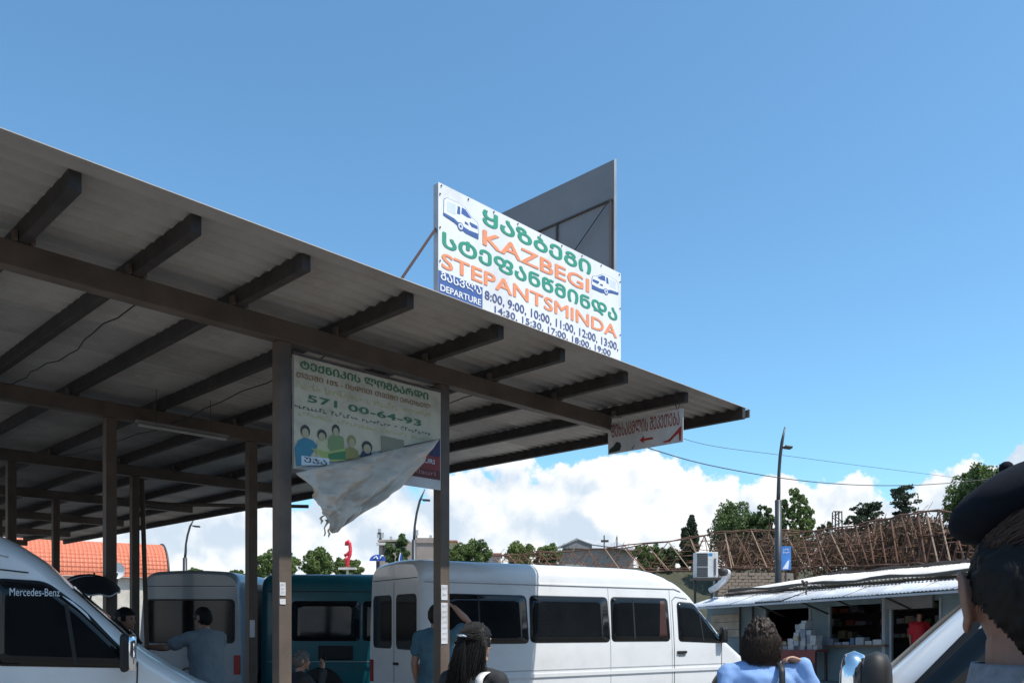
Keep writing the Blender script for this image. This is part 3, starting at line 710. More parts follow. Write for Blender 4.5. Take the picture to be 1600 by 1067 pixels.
# white passenger van in the middle
HC = ang(.843, .537)
c0 = G(660, 11.8)
v = Van('passenger_van', 'white high roof passenger van half in the shade of the shelter', c0, HC, 7.1, m_paintw, -1); cv = v
v.body(); v.rear(False); v.front(); v.wheels(); v.windscreen(); v.trim(); v.trim(1); v.door(); v.door(1)
for x0, x1 in ((.36, 1.80), (1.87, 3.40), (3.475, 4.73)):
    for sd_ in (-1, 1):
        w = v.window([(x0, 1.34), (x1, 1.33), (x1 - .02, 2.045), (x0 + .02, 2.05)], sd_)
        if sd_ < 0 and x0 < 1: v.strip('slider_bar', [(.95, 1.36), (.95, 2.03)], .03, m_black, .013, sd_, w)
        if sd_ < 0 and x0 > 3: v.strip('slider_bar', [(3.95, 1.36), (3.95, 2.02)], .03, m_black, .013, sd_, w)
v.mirror(v.L - 1.12, 1.27, 1.56, m_black); v.mirror(v.L - 1.12, 1.27, 1.56, m_black, 1)
v.patch('curtain', [(4.50, 1.37), (4.68, 1.37), (4.66, 2.01), (4.56, 2.01)], mat('curtain_red', (.05, .016, .012), .6, var=.5, vs=14, stretch=(8, 8, .4)), w, .0105, .01, -1)
v.strip('door_gap', [(3.43, .45), (3.43, 2.2)], .01, m_seam, .003); v.strip('door_gap', [(4.79, .45), (4.79, 2.2)], .01, m_seam, .003)
# white van on the left with lettering on its door window
Y_L = 7.0; XL = (225 - CX) / F * Y_L; HLv = ang(.906, .423); fL = Vector((.906, .423, 0)); oL = Vector((XL, Y_L, 0)) + fL * (1.05 - 5.6)
Ln = 5.6; v = Van('delivery_van', 'white van with maker name on the dark door window under the shelter', oL, HLv, Ln, m_paintw, -1); lv = v
v.body(); v.rear(False); v.front(); v.wheels(); v.windscreen(); v.trim(); v.trim(1); dw = v.door(); v.door(1)
v.mirror(v.L - 1.16, 1.24, 1.56, m_chrome); v.mirror(v.L - 1.16, 1.24, 1.56, m_chrome, 1)
v.strip('door_gap', [(v.L - 2.35, .45), (v.L - 2.35, 2.2)], .01, m_seam, .003)
pv = Pl(oL, fL, (0, 0, 1)); x0, zq0 = pv.ab(14, 932); x1, zq1 = pv.ab(93, 919); zq0 = 1.862; zq1 = 1.925
tv, tf = text_geo('Mercedes-Benz', .004)
b = MB(); b.add([v.sp(x0 + p[0] * (x1 - x0), zq0 + p[1] * (zq1 - zq0), .0125 + p[2]) for p in tv], tf); b.build('lettering', p_pale, dw)
# white van at the right, nose to the left
Y_R = 2.4
HR = ang(-.829, .559); nr = Vector((1.18, 2.4, 0)) + Vector((-.829, .559, 0)) * (1.28 - 5.6)
v = Van('panel_van', 'white van with chrome capped door mirror beside the man in the dark cap', nr, HR, 5.6, m_paintw, 1); rv = v
v.body(); v.rear(False); v.front(); v.wheels(); v.windscreen(False); v.trim(); v.trim(-1); v.door(); v.door(-1)
v.mirror(v.L - 1.14, 1.24, 1.575, m_chrome)
# grey van seen from behind and the teal van beside it
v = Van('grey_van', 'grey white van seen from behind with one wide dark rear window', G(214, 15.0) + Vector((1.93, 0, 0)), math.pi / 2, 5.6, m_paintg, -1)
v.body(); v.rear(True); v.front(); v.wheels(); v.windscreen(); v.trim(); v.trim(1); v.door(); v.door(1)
v = Van('teal_van', 'dark teal minibus parked in the shade behind the white van', (-4.75, 15.7, 0), 0.0, 6.0, m_teal, -1)
v.body(); v.rear(False); v.front(); v.wheels(); v.windscreen(); v.trim(); v.trim(1); v.door(); v.door(1)
for x0, x1 in ((.60, 1.86), (1.95, 3.55)):
    for sd_ in (-1, 1): v.window([(x0, 1.30), (x1, 1.30), (x1, 2.03), (x0, 2.03)], sd_)
v.patch('vent_grille', [(1.1, .93), (1.75, .93), (1.75, 1.2), (1.1, 1.2)], m_black, v.root, .01, .02)
# ------------------------------------------------------------------ trees and bushes
m_bark = mat('bark', (.09, .07, .055), .9, var=.3, vs=5, bump=.4)
def leafmat(name, c, c2):
    return mat(name, c, .6, c2=c2, vs=.55, trans=.25, spec=.3)
m_leaf = leafmat('leaf_green', (.17, .23, .065), (.065, .11, .035)); m_leafl = leafmat('leaf_light', (.21, .26, .075), (.08, .12, .035)); m_leafd = leafmat('leaf_dark', (.13, .19, .06), (.05, .085, .033)); m_pine = leafmat('needle_green', (.06, .085, .045), (.024, .038, .024)); m_oliv = leafmat('leaf_olive', (.12, .13, .05), (.05, .06, .025))
def leaves(centres, n_each, spread, size, seed, flat_z=1.0):
    r = np.random.RandomState(seed); n = len(centres) * n_each
    c = np.repeat(np.array([tuple(p) for p in centres]), n_each, 0); sp = np.repeat(np.array(spread if hasattr(spread, '__len__') else [spread] * len(centres)), n_each)
    d = r.normal(size=(n, 3)); d /= np.linalg.norm(d, axis=1)[:, None]; rad = sp * r.uniform(.35, 1.0, n) ** .5
    p = c + d * rad[:, None] * np.array([1, 1, flat_z])
    a = r.normal(size=(n, 3)); a[:, 2] *= .6; a /= np.linalg.norm(a, axis=1)[:, None]
    t = r.normal(size=(n, 3)); t -= (t * a).sum(1)[:, None] * a; t /= np.linalg.norm(t, axis=1)[:, None]
    b2 = np.cross(a, t); s = size * r.uniform(.6, 1.3, n)[:, None]
    v = np.stack([p - t * s, p + b2 * s * .5, p + t * s, p - b2 * s * .5], 1).reshape(-1, 3)
    f = np.arange(n * 4).reshape(-1, 4)
    me = bpy.data.meshes.new('leaves'); me.from_pydata(v.tolist(), [], f.tolist()); me.update(); return me
def tree(name, label, base, h, crown, lm, seed, trunk_r=.16, nclump=60, nl=60, size=.16, gap=.0, group=None, cat='tree', shape='round'):
    """crown = (rx, ry, z0, z1)"""
    rnd = random.Random(seed); base = Vector(base); rx, ry, c0, c1 = crown
    o = empty(name, base, label, cat, group); cen = []; spr = []; b = MB()
    lean = Vector((rnd.uniform(-.3, .3), rnd.uniform(-.2, .2), 0)); top = base + Vector((0, 0, c0 + (c1 - c0) * .6)) + lean
    b.tube([base - Vector((0, 0, .1)), base + Vector((0, 0, c0 * .6)) + lean * .4, top], [trunk_r, trunk_r * .75, trunk_r * .25], 8)
    for i in range(nclump):
        while True:
            q = Vector((rnd.uniform(-1, 1), rnd.uniform(-1, 1), rnd.uniform(-1, 1)))
            if .25 < q.length < 1: break
        if shape == 'cone': k = 1 - (q.z + 1) / 2 * .92
        elif shape == 'column': k = .9 - .55 * max(0, q.z)
        else: k = 1.0
        lob = 1 + .35 * noise.noise(Vector((q.x * 1.7, q.y * 1.7, q.z * 1.7 + seed)))
        p = base + lean + Vector((q.x * rx * k * lob, q.y * ry * k * lob, (c0 + c1) / 2 + q.z * (c1 - c0) / 2 * (lob if shape == 'round' else 1)))
        cen.append(p); spr.append(rnd.uniform(.5, 1.1) * min(rx, ry, (c1 - c0) / 2) * (.34 - gap))
        if i % 5 == 0:
            m0 = base + Vector((0, 0, c0 * .75 + (p.z - base.z - c0) * .35)) + lean * .5
            b.tube([m0, m0.lerp(p, .5) + Vector((0, 0, .15)), p], [trunk_r * .4, trunk_r * .22, trunk_r * .06], 5)
    b.build('trunk', m_bark, o, True)
    link_mesh('crown', leaves(cen, nl, spr, size, seed), lm, o)
    return o
def conifer(name, label, base, h, r0, seed, lm, z0=.45, nb_=34, dens=26, size=.13):
    rnd = random.Random(seed); base = Vector(base); o = empty(name, base, label, 'tree'); b = MB()
    b.tube([base, base + Vector((.1, 0, h * .6)), base + Vector((0, 0, h * .98))], [r0 * .08, r0 * .05, .02], 8); cen = []; spr = []
    for t in range(nb_):
        f = (t + rnd.uniform(-.8, .8)) / nb_; f = min(max(f, 0), 1); z = h * (z0 + (1 - z0) * f)
        a = rnd.uniform(0, 2 * math.pi); ln_ = max(.35, r0 * (1.05 - .85 * f ** 1.3) * rnd.uniform(.35, 1.15))
        tip = base + Vector((math.cos(a) * ln_, math.sin(a) * ln_, z + ln_ * rnd.uniform(-.05, .22))); root = base + Vector((0, 0, z - ln_ * .12))
        b.tube([root, root.lerp(tip, .5) - Vector((0, 0, .05)), tip], [.05, .035, .012], 5)
        m_ = max(3, int(ln_ / .28))
        for j in range(m_):
            g_ = (j + .9) / m_
            if g_ < .25: continue
            cen.append(root.lerp(tip, g_) + Vector((rnd.uniform(-.18, .18), rnd.uniform(-.3, .3), rnd.uniform(-.02, .1)))); spr.append(rnd.uniform(.2, .42))
    b.build('trunk', m_bark, o, True); link_mesh('crown', leaves(cen, dens, spr, size, seed, .38), lm, o); return o
def gp(x, Y): return G(x, Y)
def zy(y, Y): return EYE + (HY - y) / F * Y
def wpx(n, Y): return n / F * Y
def bush(name, label, x, Y, w, ytop, ybot, lm, seed, nclump=40, nl=70, size=.14, shape='round', gap=0.0, cat='tree', group=None):
    z1_ = zy(ytop, Y); z0_ = min(zy(ybot, Y), z1_ - .8); r = wpx(w, Y) / 2
    return tree(name, label, gp(x, Y), z1_, (r, r, z0_, z1_), lm, seed, .05 + r * .06, nclump, nl, size, gap, group, cat, shape)
bush('round_tree', 'dense round green tree behind the rusty frame', 1157, 62, 88, 797, 872, m_leafd, 11, 170, 130, .11)
bush('ash_tree', 'tall loose tree with open airy crown behind the street lamp', 1243, 58, 64, 762, 880, m_leaf, 12, 130, 75, .11, gap=.17)
bush('ash_tree', 'narrow dark leafy tree standing left of the tall lamp post', 1203, 60, 40, 790, 880, m_leafd, 14, 90, 75, .11, gap=.13)
bush('sapling', 'thin sparse sapling right of the airy tree', 1283, 56, 30, 812, 872, m_oliv, 15, 22, 40, .13, gap=.1)
bush('spruce_tree', 'dark pointed conifer left of the round tree', 1085, 66, 34, 803, 890, m_pine, 21, 70, 90, .14, 'cone')
bush('spruce_tree', 'smaller dark conifer beside the taller one', 1064, 66, 28, 822, 890, m_pine, 22, 60, 90, .14, 'cone')
conifer('cedar_tree', 'broad flat topped cedar with layered branches', gp(1355, 60), zy(787, 60), 3.0, 23, m_pine, .58, 60)
conifer('cedar_tree', 'tall ragged cedar rising above the rusty frame', gp(1412, 58), zy(758, 58), 2.0, 29, m_pine, .5, 46)
bush('poplar_tree', 'large dark leafy tree behind the man in the cap', 1543, 30, 92, 730, 850, m_leafd, 25, 220, 110, .065, gap=.06)
bush('cypress_tree', 'slim green cypress in front of the brown building', 634, 72, 26, 836, 885, m_leafd, 31, 45, 60, .16, 'column')
bush('cypress_tree', 'shorter cypress at the corner of the brown building', 614, 72, 18, 843, 885, m_leafd, 32, 30, 60, .16, 'column')
for i, (x, w, yt, lab, lm) in enumerate(((745, 50, 843, 'bushy green tree right of the notice covered post', m_leaf), (720, 40, 852, 'pale yellowish bush right of the brown building', m_leafl), (808, 44, 848, 'small round bush behind the van roof', m_leafl), (862, 40, 853, 'low green bush left of the grey roofed house', m_leaf), (1015, 50, 852, 'low leafy bush right of the grey roofed house', m_leaf), (1045, 40, 856, 'dark hedge bush before the conifers', m_leafd))):
    bush('garden_bush', lab, x, 60 + i, w, yt, 890, lm, 40 + i, 75, 90, .10, gap=.05, cat='bush')
for i, (x, w, yt, lab) in enumerate(((440, 66, 858, 'broad leafy tree above the teal minibus, left of the flagpole sign'), (498, 48, 855, 'dense leafy tree top above the teal minibus'), (532, 36, 872, 'small light green tree at the foot of the red emblem'), (405, 30, 868, 'leafy tree glimpsed between two brown posts'), (306, 20, 888, 'tiny tree top above the grey van near the curved lamp'), (372, 24, 890, 'low tree top above the grey van beside the post'), (560, 26, 876, 'light green tree top beside the white van roof'))):
    bush('garden_tree', lab, x, 50 + i, w, yt, 905, m_leaf if i != 2 and i != 6 else m_leafl, 60 + i, 80, 90, .085, gap=.06)

hm = mat('hill_scrub', (.065, .062, .035), .95, c2=(.03, .036, .02), vs=.6, bump=.6, bs=3)
hr = []
for j in range(10):
    f = j / 9; hr.append([(P(690 + 1000 * i / 60, 0, 70).x, 56 + 26 * f, (zy(878, 60) + .5 * noise.noise(Vector((i * .35, j * .6, 3)))) * math.sin(min(1, f * 2.2) * math.pi / 2) * min(1, i / 5)) for i in range(61)])
b = MB(); b.grid(hr); tag(b.build('hill', hm, None, True), kind='structure')
# ------------------------------------------------------------------ far buildings
def prism(b, p0, p1, depth, z0, z1):
    p0, p1 = Vector(p0), Vector(p1); e = (p1 - p0); n = Vector((-e.y, e.x, 0)).normalized() * depth
    b.box((p0 + p1 + n) / 2 + Vector((0, 0, (z0 + z1) / 2)), e / 2, n / 2, ZA * (z1 - z0) / 2); return b
m_conc = mat('old_concrete', (.33, .27, .23), .85, var=.15, vs=.4, dirt=(.22, .18, .15), dirt_amt=.5)
m_win = mat('far_window', (.03, .035, .04), .15)
Yb_ = 85
bl = empty('concrete_building', gp(645, Yb_), 'brown flat roofed concrete building with antennas far behind the vans', 'building')
b = MB(); prism(b, gp(592, Yb_), gp(688, Yb_), 9, 0, zy(848, Yb_)); b.build('wall', m_conc, bl)
b = MB(); prism(b, gp(590, Yb_ - .2), gp(638, Yb_ - .2), 9, zy(846, Yb_), zy(843, Yb_)); b.build('roof_slab', m_conc, bl)
b = MB(); prism(b, gp(650, Yb_ - .1), gp(687, Yb_ - .1), 5, zy(848, Yb_), zy(840, Yb_)); b.build('roof_room', m_conc, bl)
b = MB(); prism(b, gp(588, Yb_ - .6), gp(602, Yb_ - .6), .5, zy(852, Yb_), zy(848, Yb_)); b.build('balcony', mat('pale_concrete', (.55, .52, .48), .8), bl)
b = MB(); prism(b, gp(598, Yb_ - .05), gp(603, Yb_ - .05), .1, zy(868, Yb_), zy(852, Yb_)); b.build('window', m_win, bl)
b = MB(); prism(b, gp(687, Yb_ - .3), gp(693, Yb_ - .3), .4, zy(868, Yb_), zy(842, Yb_)); b.build('pilaster', mat('pale_concrete', (.55, .52, .48), .8), bl)
for x, y0, w in ((593, 826, .06), (594.5, 832, .14), (651, 828, .07), (673, 836, .06), (611, 838, .05)):
    b = MB(); b.tube([P(x, 848, Yb_ + 1), P(x, y0, Yb_ + 1)], w, 6); a_ = b.build('antenna', m_bar, bl)
    b = MB(); b.box(P(x, y0 + 4, Yb_ + 1), (w * 2.5, 0, 0), (0, .1, 0), (0, 0, .28)); b.build('antenna_panel', mat('antenna_grey', (.4, .42, .42), .5), a_)
Yh = 80
hs = empty('gabled_house', gp(935, Yh), 'plain house with grey sheet metal gable roof beyond the rusty frame', 'house')
zr_, ze = zy(843, Yh), zy(856, Yh)
b = MB(); prism(b, gp(880, Yh), gp(990, Yh), 8, 0, ze); b.build('wall', mat('block_wall', (.32, .29, .26), .85, dirt=(.2, .18, .16), dirt_amt=.4, dirt_scale=.6), hs)
pA, pB, pR0, pR1 = P(872, 857, Yh - .5), P(905, 842, Yh + 1), P(960, 849, Yh + 4), P(996, 860, Yh - .5)
b = MB(); b.add([P(872, 856, Yh - .4), P(905, 842, Yh - .4), P(925, 850, Yh - .4), P(925, 857, Yh - .4)], [(0, 3, 2, 1)]); b.build('gable', mat('gable_grey', (.23, .22, .215), .8), hs)
b = MB(); b.add([P(903, 841.5, Yh - .5), P(926, 850, Yh - .5), P(998, 860, Yh - 1), P(965, 847, Yh + 6)], [(0, 1, 2, 3)])
b.add([P(903, 841.5, Yh - .5), P(870, 857, Yh - .5), P(872, 857, Yh + 6), P(905, 843, Yh + 8)], [(0, 1, 2, 3)]); ro = b.build('roof', mat('metal_roof_grey', (.42, .41, .40), .5, metal=.2, dirt=(.3, .27, .24), dirt_amt=.4), hs)
so_ = ro.modifiers.new('t', 'SOLIDIFY'); so_.thickness = .12
for x, y0 in ((944, 836), (964, 838)):
    b = MB(); b.tube([P(x, 862, Yh - 2), P(x, y0, Yh - 2)], .06, 6); b.build('mast', m_bar, hs)
b = MB(); b.box(P(945, 845, Yh - 2), (.35, 0, 0), (0, .1, 0), (0, 0, .1)); b.build('dish', m_bar, hs)
Ys = 64
for i, (x0, x1, yt, c, lab) in enumerate(((764, 782, 866, (.5, .42, .38), 'low pink rendered house between two bushes'), (697, 712, 846, (.5, .42, .25), 'yellow ochre house corner beside the brown post'))):
    o = empty('far_house', gp((x0 + x1) / 2, Ys + 30), lab, 'house')
    b = MB(); prism(b, gp(x0, Ys + 30), gp(x1, Ys + 30), 5, 0, zy(yt, Ys + 30)); b.build('wall', mat('render_%d' % i, c, .85), o)
    b = MB(); prism(b, gp(x0 - 2, Ys + 29.7), gp(x1 + 2, Ys + 29.7), 5.6, zy(yt, Ys + 30) + .003, zy(yt - 2, Ys + 30)); b.build('roof', mat('terracotta', (.4, .17, .1), .8), o)
# red tiled vault at the left
Yt = 44
rt = empty('red_roof_building', gp(165, Yt), 'building with curved bright red tiled roof behind the shelter posts', 'building')
m_tile = mat('red_tile', (.52, .15, .08), .6, var=.25, vs=14, dirt=(.45, .11, .05), dirt_amt=.4)
e0 = P(263, 900, Yt); ax = Vector((-.82, -.57, 0)).normalized(); Lx = 7.6; bk = Vector((ax.y, -ax.x, 0))
if bk.y < 0: bk = -bk
zb0 = zy(903, Yt); zt0 = zy(851, Yt + 1.2); H_ = zt0 - zb0; rows = []
ncol = 200; nrow = 56
for i in range(nrow + 1):
    t = i / nrow * math.pi / 2 * 1.15; step = (i % 4) / 4.0 * .035
    row = []
    for j in range(ncol + 1):
        c_ = ax * (Lx * j / ncol); bump_ = .028 * abs(math.sin(math.pi * j / 2.5)) - step
        r_ = H_ + bump_
        row.append(e0 + c_ + bk * (H_ * .95 - r_ * .95 * math.cos(t)) + Vector((0, 0, zb0 - e0.z + r_ * math.sin(t))))
    rows.append(row)
b = MB(); b.grid(rows); tag(b.build('roof_tiles', m_tile, rt), kind='stuff')
b = MB(); rg = [e0 - ax * .03 + bk * (H_ * .95 - (H_ + .05) * .95 * math.cos(t)) + Vector((0, 0, zb0 - e0.z + (H_ + .05) * math.sin(t))) for t in [math.pi / 2 * 1.15 * k / 20 for k in range(21)]]
b.tube(rg, .05, 6); b.build('verge', m_bar, rt)
b = MB(); b.add([e0 + ax * .02] + [tuple(p) for p in [e0 + ax * .02 + bk * (H_ * .95 - H_ * .9 * math.cos(t)) + Vector((0, 0, zb0 - e0.z + H_ * .95 * math.sin(t))) for t in [math.pi / 2 * 1.1 * k / 14 for k in range(15)]]] + [tuple(e0 + ax * .02 + bk * H_ * 1.1)], [tuple(range(17))]); b.build('gable', mat('gable_render', (.5, .45, .4), .8), rt)
b = MB(); prism(b, e0 + ax * Lx + bk * .3 - Vector((0, 0, e0.z)), e0 + bk * .3 - Vector((0, 0, e0.z)), 3, 0, zb0); b.build('wall', mat('cream_wall', (.5, .45, .38), .8), rt)
sdh = empty('satellite_dish', P(182, 905, 36), 'white satellite dish seen between two shelter posts', 'dish')
ctr = P(182, 891, 36); rows = [[ctr + Vector((.36 * k / 6 * math.cos(a), -.1 * (k / 6) ** 2 + .1, .36 * k / 6 * math.sin(a))) for a in [2 * math.pi * i / 24 for i in range(25)]] for k in range(7)]
b = MB(); b.grid(rows); b.build('reflector', mat('dish_white', (.75, .74, .72), .4), sdh, True)
b = MB(); b.tube([ctr + Vector((0, .1, -.1)), P(182, 930, 36)], .04, 6); b.tube([P(182, 930, 36), G(182, 36)], .04, 6); b.build('mast', m_bar, sdh)
b = MB(); b.tube([ctr + Vector((0, .08, -.3)), ctr + Vector((0, -.35, -.12))], .02, 5); b.build('feed_arm', m_bar, sdh)

# ------------------------------------------------------------------ street lamps, emblem, pylon, cables
m_pole = mat('dark_pole', (.045, .05, .055), .45, metal=.3)
def lamp(x0, pts, Y, thick_y, arm, label, rr):
    o = empty('street_lamp', gp(x0, Y), label, 'street lamp', 'curved street lamps')
    b = MB(); b.tube([gp(x0, Y), P(x0, thick_y, Y)], rr, 10); b.build('pole_base', m_pole, o, True)
    b = MB(); b.tube([P(x0, thick_y + 2, Y)] + [P(x, y, Y) for x, y in pts], [rr * .62] * 2 + [rr * .5] * (len(pts) - 2) + [rr * .22], 8); b.build('mast', m_pole, o, True)
    (ax0, ay), (ax1, ay1) = arm
    b = MB(); b.tube([P(ax0, ay, Y), P(ax1, ay1, Y)], rr * .3, 6); h = b.build('arm', m_pole, o)
    b = MB(); c0_, c1_ = P(ax0 + (ax1 - ax0) * .25, ay + 1, Y), P(ax1, ay1 + .5, Y); b.bar(c0_, c1_, .3, .09); b.build('lamp_head', m_pole, h, bevel=.03)
lamp(1216, [(1216.5, 770), (1217, 740), (1219, 712), (1222, 690), (1226.5, 667)], 29, 781, ((1221, 697), (1237, 699)), 'tall dark curved street lamp rising behind the market stalls', .115)
lamp(647, [(647.5, 835), (648, 822), (651, 802), (656, 782), (664, 764)], 43, 843, ((656.5, 780), (672, 781)), 'curved street lamp behind the torn banner and white van', .12)
lamp(289, [(290, 862), (290.5, 850), (293, 836), (297, 822), (303, 811)], 50, 871, ((300, 821), (312, 822)), 'curved street lamp rising above the grey van', .13)
Ye = 48
em = empty('red_emblem', gp(543, Ye), 'red curled roof letter standing above the teal minibus', 'sign')
b = MB(); pe_ = [(541, 852), (541.5, 847), (544, 845), (546.5, 849), (547.5, 858), (547, 866), (544, 874), (543, 880), (543, 887)]
b.tube([P(x, y, Ye) for x, y in pe_], .10, 8); b.build('stroke', mat('emblem_red', (.62, .03, .05), .4), em, True)
b = MB(); b.tube([P(538, 868, Ye), P(542, 866, Ye), P(546, 862, Ye), P(549, 858.5, Ye)], .09, 8); b.build('stroke', mat('emblem_red', (.62, .03, .05), .4), em, True)
b = MB(); b.tube([P(542, 870, Ye), P(540.5, 874, Ye), P(541, 880, Ye)], .08, 8); b.build('stroke', mat('emblem_red', (.62, .03, .05), .4), em, True)
b = MB(); b.box(P(543, 888, Ye), (.5, 0, 0), (0, .2, 0), (0, 0, .06)); b.box((P(543, 890, Ye).x, Ye, P(0, 890, Ye).z / 2), (.06, 0, 0), (0, .06, 0), (0, 0, P(0, 890, Ye).z / 2)); b.build('stand', mat('pale_concrete', (.55, .52, .48), .8), em)
Ybs = 40
bs_ = empty('blue_sign', gp(595, Ybs), 'blue rounded roof sign with white strokes behind the white van', 'sign')
b = MB(); b.rings([[P(590 + 13 * math.cos(t), 876 - 10 * math.sin(t), Ybs + d_) for t in [math.pi * k / 12 for k in range(13)]] for d_ in (0, .25)]); b.build('panel', mat('sign_blue', (.03, .10, .42), .4), bs_)
b = MB(); b.tube([P(584, 872, Ybs - .05), P(588, 869, Ybs - .05), P(590, 873, Ybs - .05)], .035, 5); b.build('stroke', p_white, bs_)
b = MB(); b.tube([P(594, 872, Ybs - .05), P(596, 868, Ybs - .05), P(599, 868, Ybs - .05)], .035, 5); b.build('stroke', p_white, bs_)
b = MB(); b.box((P(590, 0, Ybs).x, Ybs + .1, zy(876, Ybs) / 2), (.08, 0, 0), (0, .05, 0), (0, 0, zy(876, Ybs) / 2)); b.build('mast', m_pole, bs_)
fl_ = empty('blue_flag', gp(627, Ybs), 'small blue and white feather flag above the white van roof', 'flag')
b = MB(); b.add([P(624, 876, Ybs), P(626.5, 864, Ybs), P(628.5, 866, Ybs), P(628, 876, Ybs)] + [P(624, 876, Ybs + .05), P(626.5, 864, Ybs + .05), P(628.5, 866, Ybs + .05), P(628, 876, Ybs + .05)], [(0, 3, 2, 1), (4, 5, 6, 7), (0, 1, 5, 4), (1, 2, 6, 5), (2, 3, 7, 6), (3, 0, 4, 7)]); b.build('cloth', mat('sign_blue', (.03, .10, .42), .4), fl_)
b = MB(); b.tube([G(623.5, Ybs), P(623.5, 873, Ybs), P(626, 863, Ybs)], .025, 6); b.build('mast', p_white, fl_)
Yp = 75
py_ = empty('lattice_pylon', gp(1308, Yp), 'small lattice power pylon between the airy tree and the cedar', 'pylon')
for sx in (-.35, .35):
    for sy in (-.35, .35):
        b = MB(); b.bar(G(1308, Yp) + Vector((sx * 1.3, sy * 1.3, 0)), P(1308, 799, Yp) + Vector((sx * .8, sy, 0)), .09); b.build('leg', m_bar, py_)
for k in range(9):
    za, zb_ = zy(799 + 8 * k, Yp), zy(799 + 8 * (k + 1), Yp); sg = 1 if k % 2 else -1
    for sy in (-.35, .35):
        b = MB(); b.bar(Vector((P(1308, 0, Yp).x - .33 * sg, Yp + sy, za)), Vector((P(1308, 0, Yp).x + .33 * sg, Yp + sy, zb_)), .06); b.build('brace', m_bar, py_)
b = MB(); b.bar(P(1302, 799, Yp), P(1313, 799, Yp), .1); b.build('cross_arm', m_bar, py_)
def cable(pts, rad, label, Y0, Y1):
    n = len(pts); q = [P(x, y, Y0 + (Y1 - Y0) * i / (n - 1)) for i, (x, y) in enumerate(pts)]
    f = []
    for i in range(n - 1):
        for k in range(6):
            t = k / 6; p0, p1, p2, p3 = q[max(i - 1, 0)], q[i], q[i + 1], q[min(i + 2, n - 1)]
            f.append(.5 * ((2 * p1) + (p2 - p0) * t + (2 * p0 - 5 * p1 + 4 * p2 - p3) * t * t + (3 * p1 - p0 - 3 * p2 + p3) * t ** 3))
    f.append(q[-1]); b = MB(); b.tube(f, rad, 5); tag(b.build('cable', m_bar, None, True), label, 'cable')
cable([(940, 672), (1020, 702), (1110, 727), (1230, 748), (1330, 757), (1420, 758), (1500, 753), (1570, 745)], .012, 'thick sagging cable running from the shelter corner past the street lamp', 16, 29)
cable([(1000, 660), (1100, 694), (1230, 712), (1350, 728), (1510, 748), (1570, 755)], .006, 'thin upper cable above the thicker sagging one', 17, 29)

# ------------------------------------------------------------------ rusty space frame over the market
m_rust = mat('rusty_steel', (.20, .10, .06), .8, metal=.2, var=.35, vs=4, c2=(.09, .05, .035)); m_rustl = mat('pale_rusty_rod', (.32, .22, .15), .7, var=.3)
fr = empty('rusty_space_frame', (8, 38, 0), 'long rusty steel lattice frame above the market roofs', 'frame')
unit = MB(); unit.tube([(0, 0, 0), (0, 0, 1)], 1.0, 5); unit = unit.mesh('rod'); unit2 = unit.copy(); unit.materials.append(m_rust); unit2.materials.append(m_rustl)
def rod(a, c, r, name='rod', light=False):
    a, c = Vector(a), Vector(c); d = c - a; o = bpy.data.objects.new(name, unit2 if light else unit); col.objects.link(o); o.parent = fr; o.matrix_parent_inverse = PM(fr).inverted()
    o.matrix_basis = Matrix.Translation(a) @ d.to_track_quat('Z', 'Y').to_matrix().to_4x4() @ Matrix.Diagonal((r, r, d.length, 1)); return o
TOPS = [(770, 868, 50), (860, 861, 48), (960, 856, 46), (1090, 838, 44), (1150, 828, 42), (1250, 829, 40), (1330, 824, 37), (1400, 806, 33), (1450, 797, 30), (1530, 806, 27)]
BOTS = [(770, 890, 50), (860, 890, 48), (960, 892, 46), (1090, 893, 44), (1150, 885, 42), (1250, 887, 40), (1330, 884, 37), (1400, 882, 33), (1450, 880, 30), (1530, 880, 27)]
def along(tab, s):
    s *= len(tab) - 1; i = min(int(s), len(tab) - 2); f = s - i
    return [tab[i][k] + (tab[i + 1][k] - tab[i][k]) * f for k in range(3)]
rnd = random.Random(5); NBAY = 34; cnt = 0
for lay, (dy, tf, sag) in enumerate(((0, 0, 0), (2.0, .1, .12), (4.0, .0, .3))):
    T = []; B_ = []
    for i in range(NBAY + 1):
        s = i / NBAY; x, y, Y = along(TOPS, s); T.append(P(x, y + rnd.uniform(-2.5, 2.5) + 12 * tf, Y + dy)); x, y, Y = along(BOTS, s); B_.append(P(x, y + rnd.uniform(-2, 2) - 14 * sag, Y + dy - .6))
    for i in range(NBAY):
        if lay < 2: rod(T[i], T[i + 1], .035, 'top_chord')
        rod(B_[i], B_[i + 1], .03, 'bottom_chord')
        j = Vector((rnd.uniform(-.25, .25), 0, 0))
        if lay == 0:
            rod(T[i], B_[i + 1] + j, .028, 'diagonal', rnd.random() < .35); rod(B_[i], T[min(i + 1, NBAY)], .024, 'diagonal')
        elif lay == 1: rod(T[i], B_[i + 1] + j, .026, 'diagonal', rnd.random() < .2)
tw = MB()
for k in range(1500):                 # tangle of thinner rods and dry vines
    s = rnd.random(); xt, yt_, Y = along(TOPS, s); xb, yb_, _ = along(BOTS, s); f = rnd.random() ** .8
    dense = 1.0 if s > .45 else .45
    if rnd.random() > dense: continue
    a = P(xt + rnd.uniform(-6, 6), yt_ + (yb_ - yt_) * (.12 + .86 * f), Y + rnd.uniform(-.5, 5)); L_ = rnd.uniform(.3, 1.3); an = rnd.choice((0, 0, .08, -.08, 1.0, -1.0, 1.25)) + rnd.uniform(-.15, .15)
    c = a + Vector((math.cos(an) * L_, rnd.uniform(-.4, .4), math.sin(an) * L_ * .8))
    tw.tube([a, c], rnd.uniform(.008, .02), 3, False)
tag(tw.build('rod_tangle', m_rust, fr), kind='stuff')
for s in (0.02, .2, .4, .55, .7, .85, .98):
    x, y, Y = along(BOTS, s); rod(P(x, y, Y), G(x, Y), .06, 'support')
b = MB()
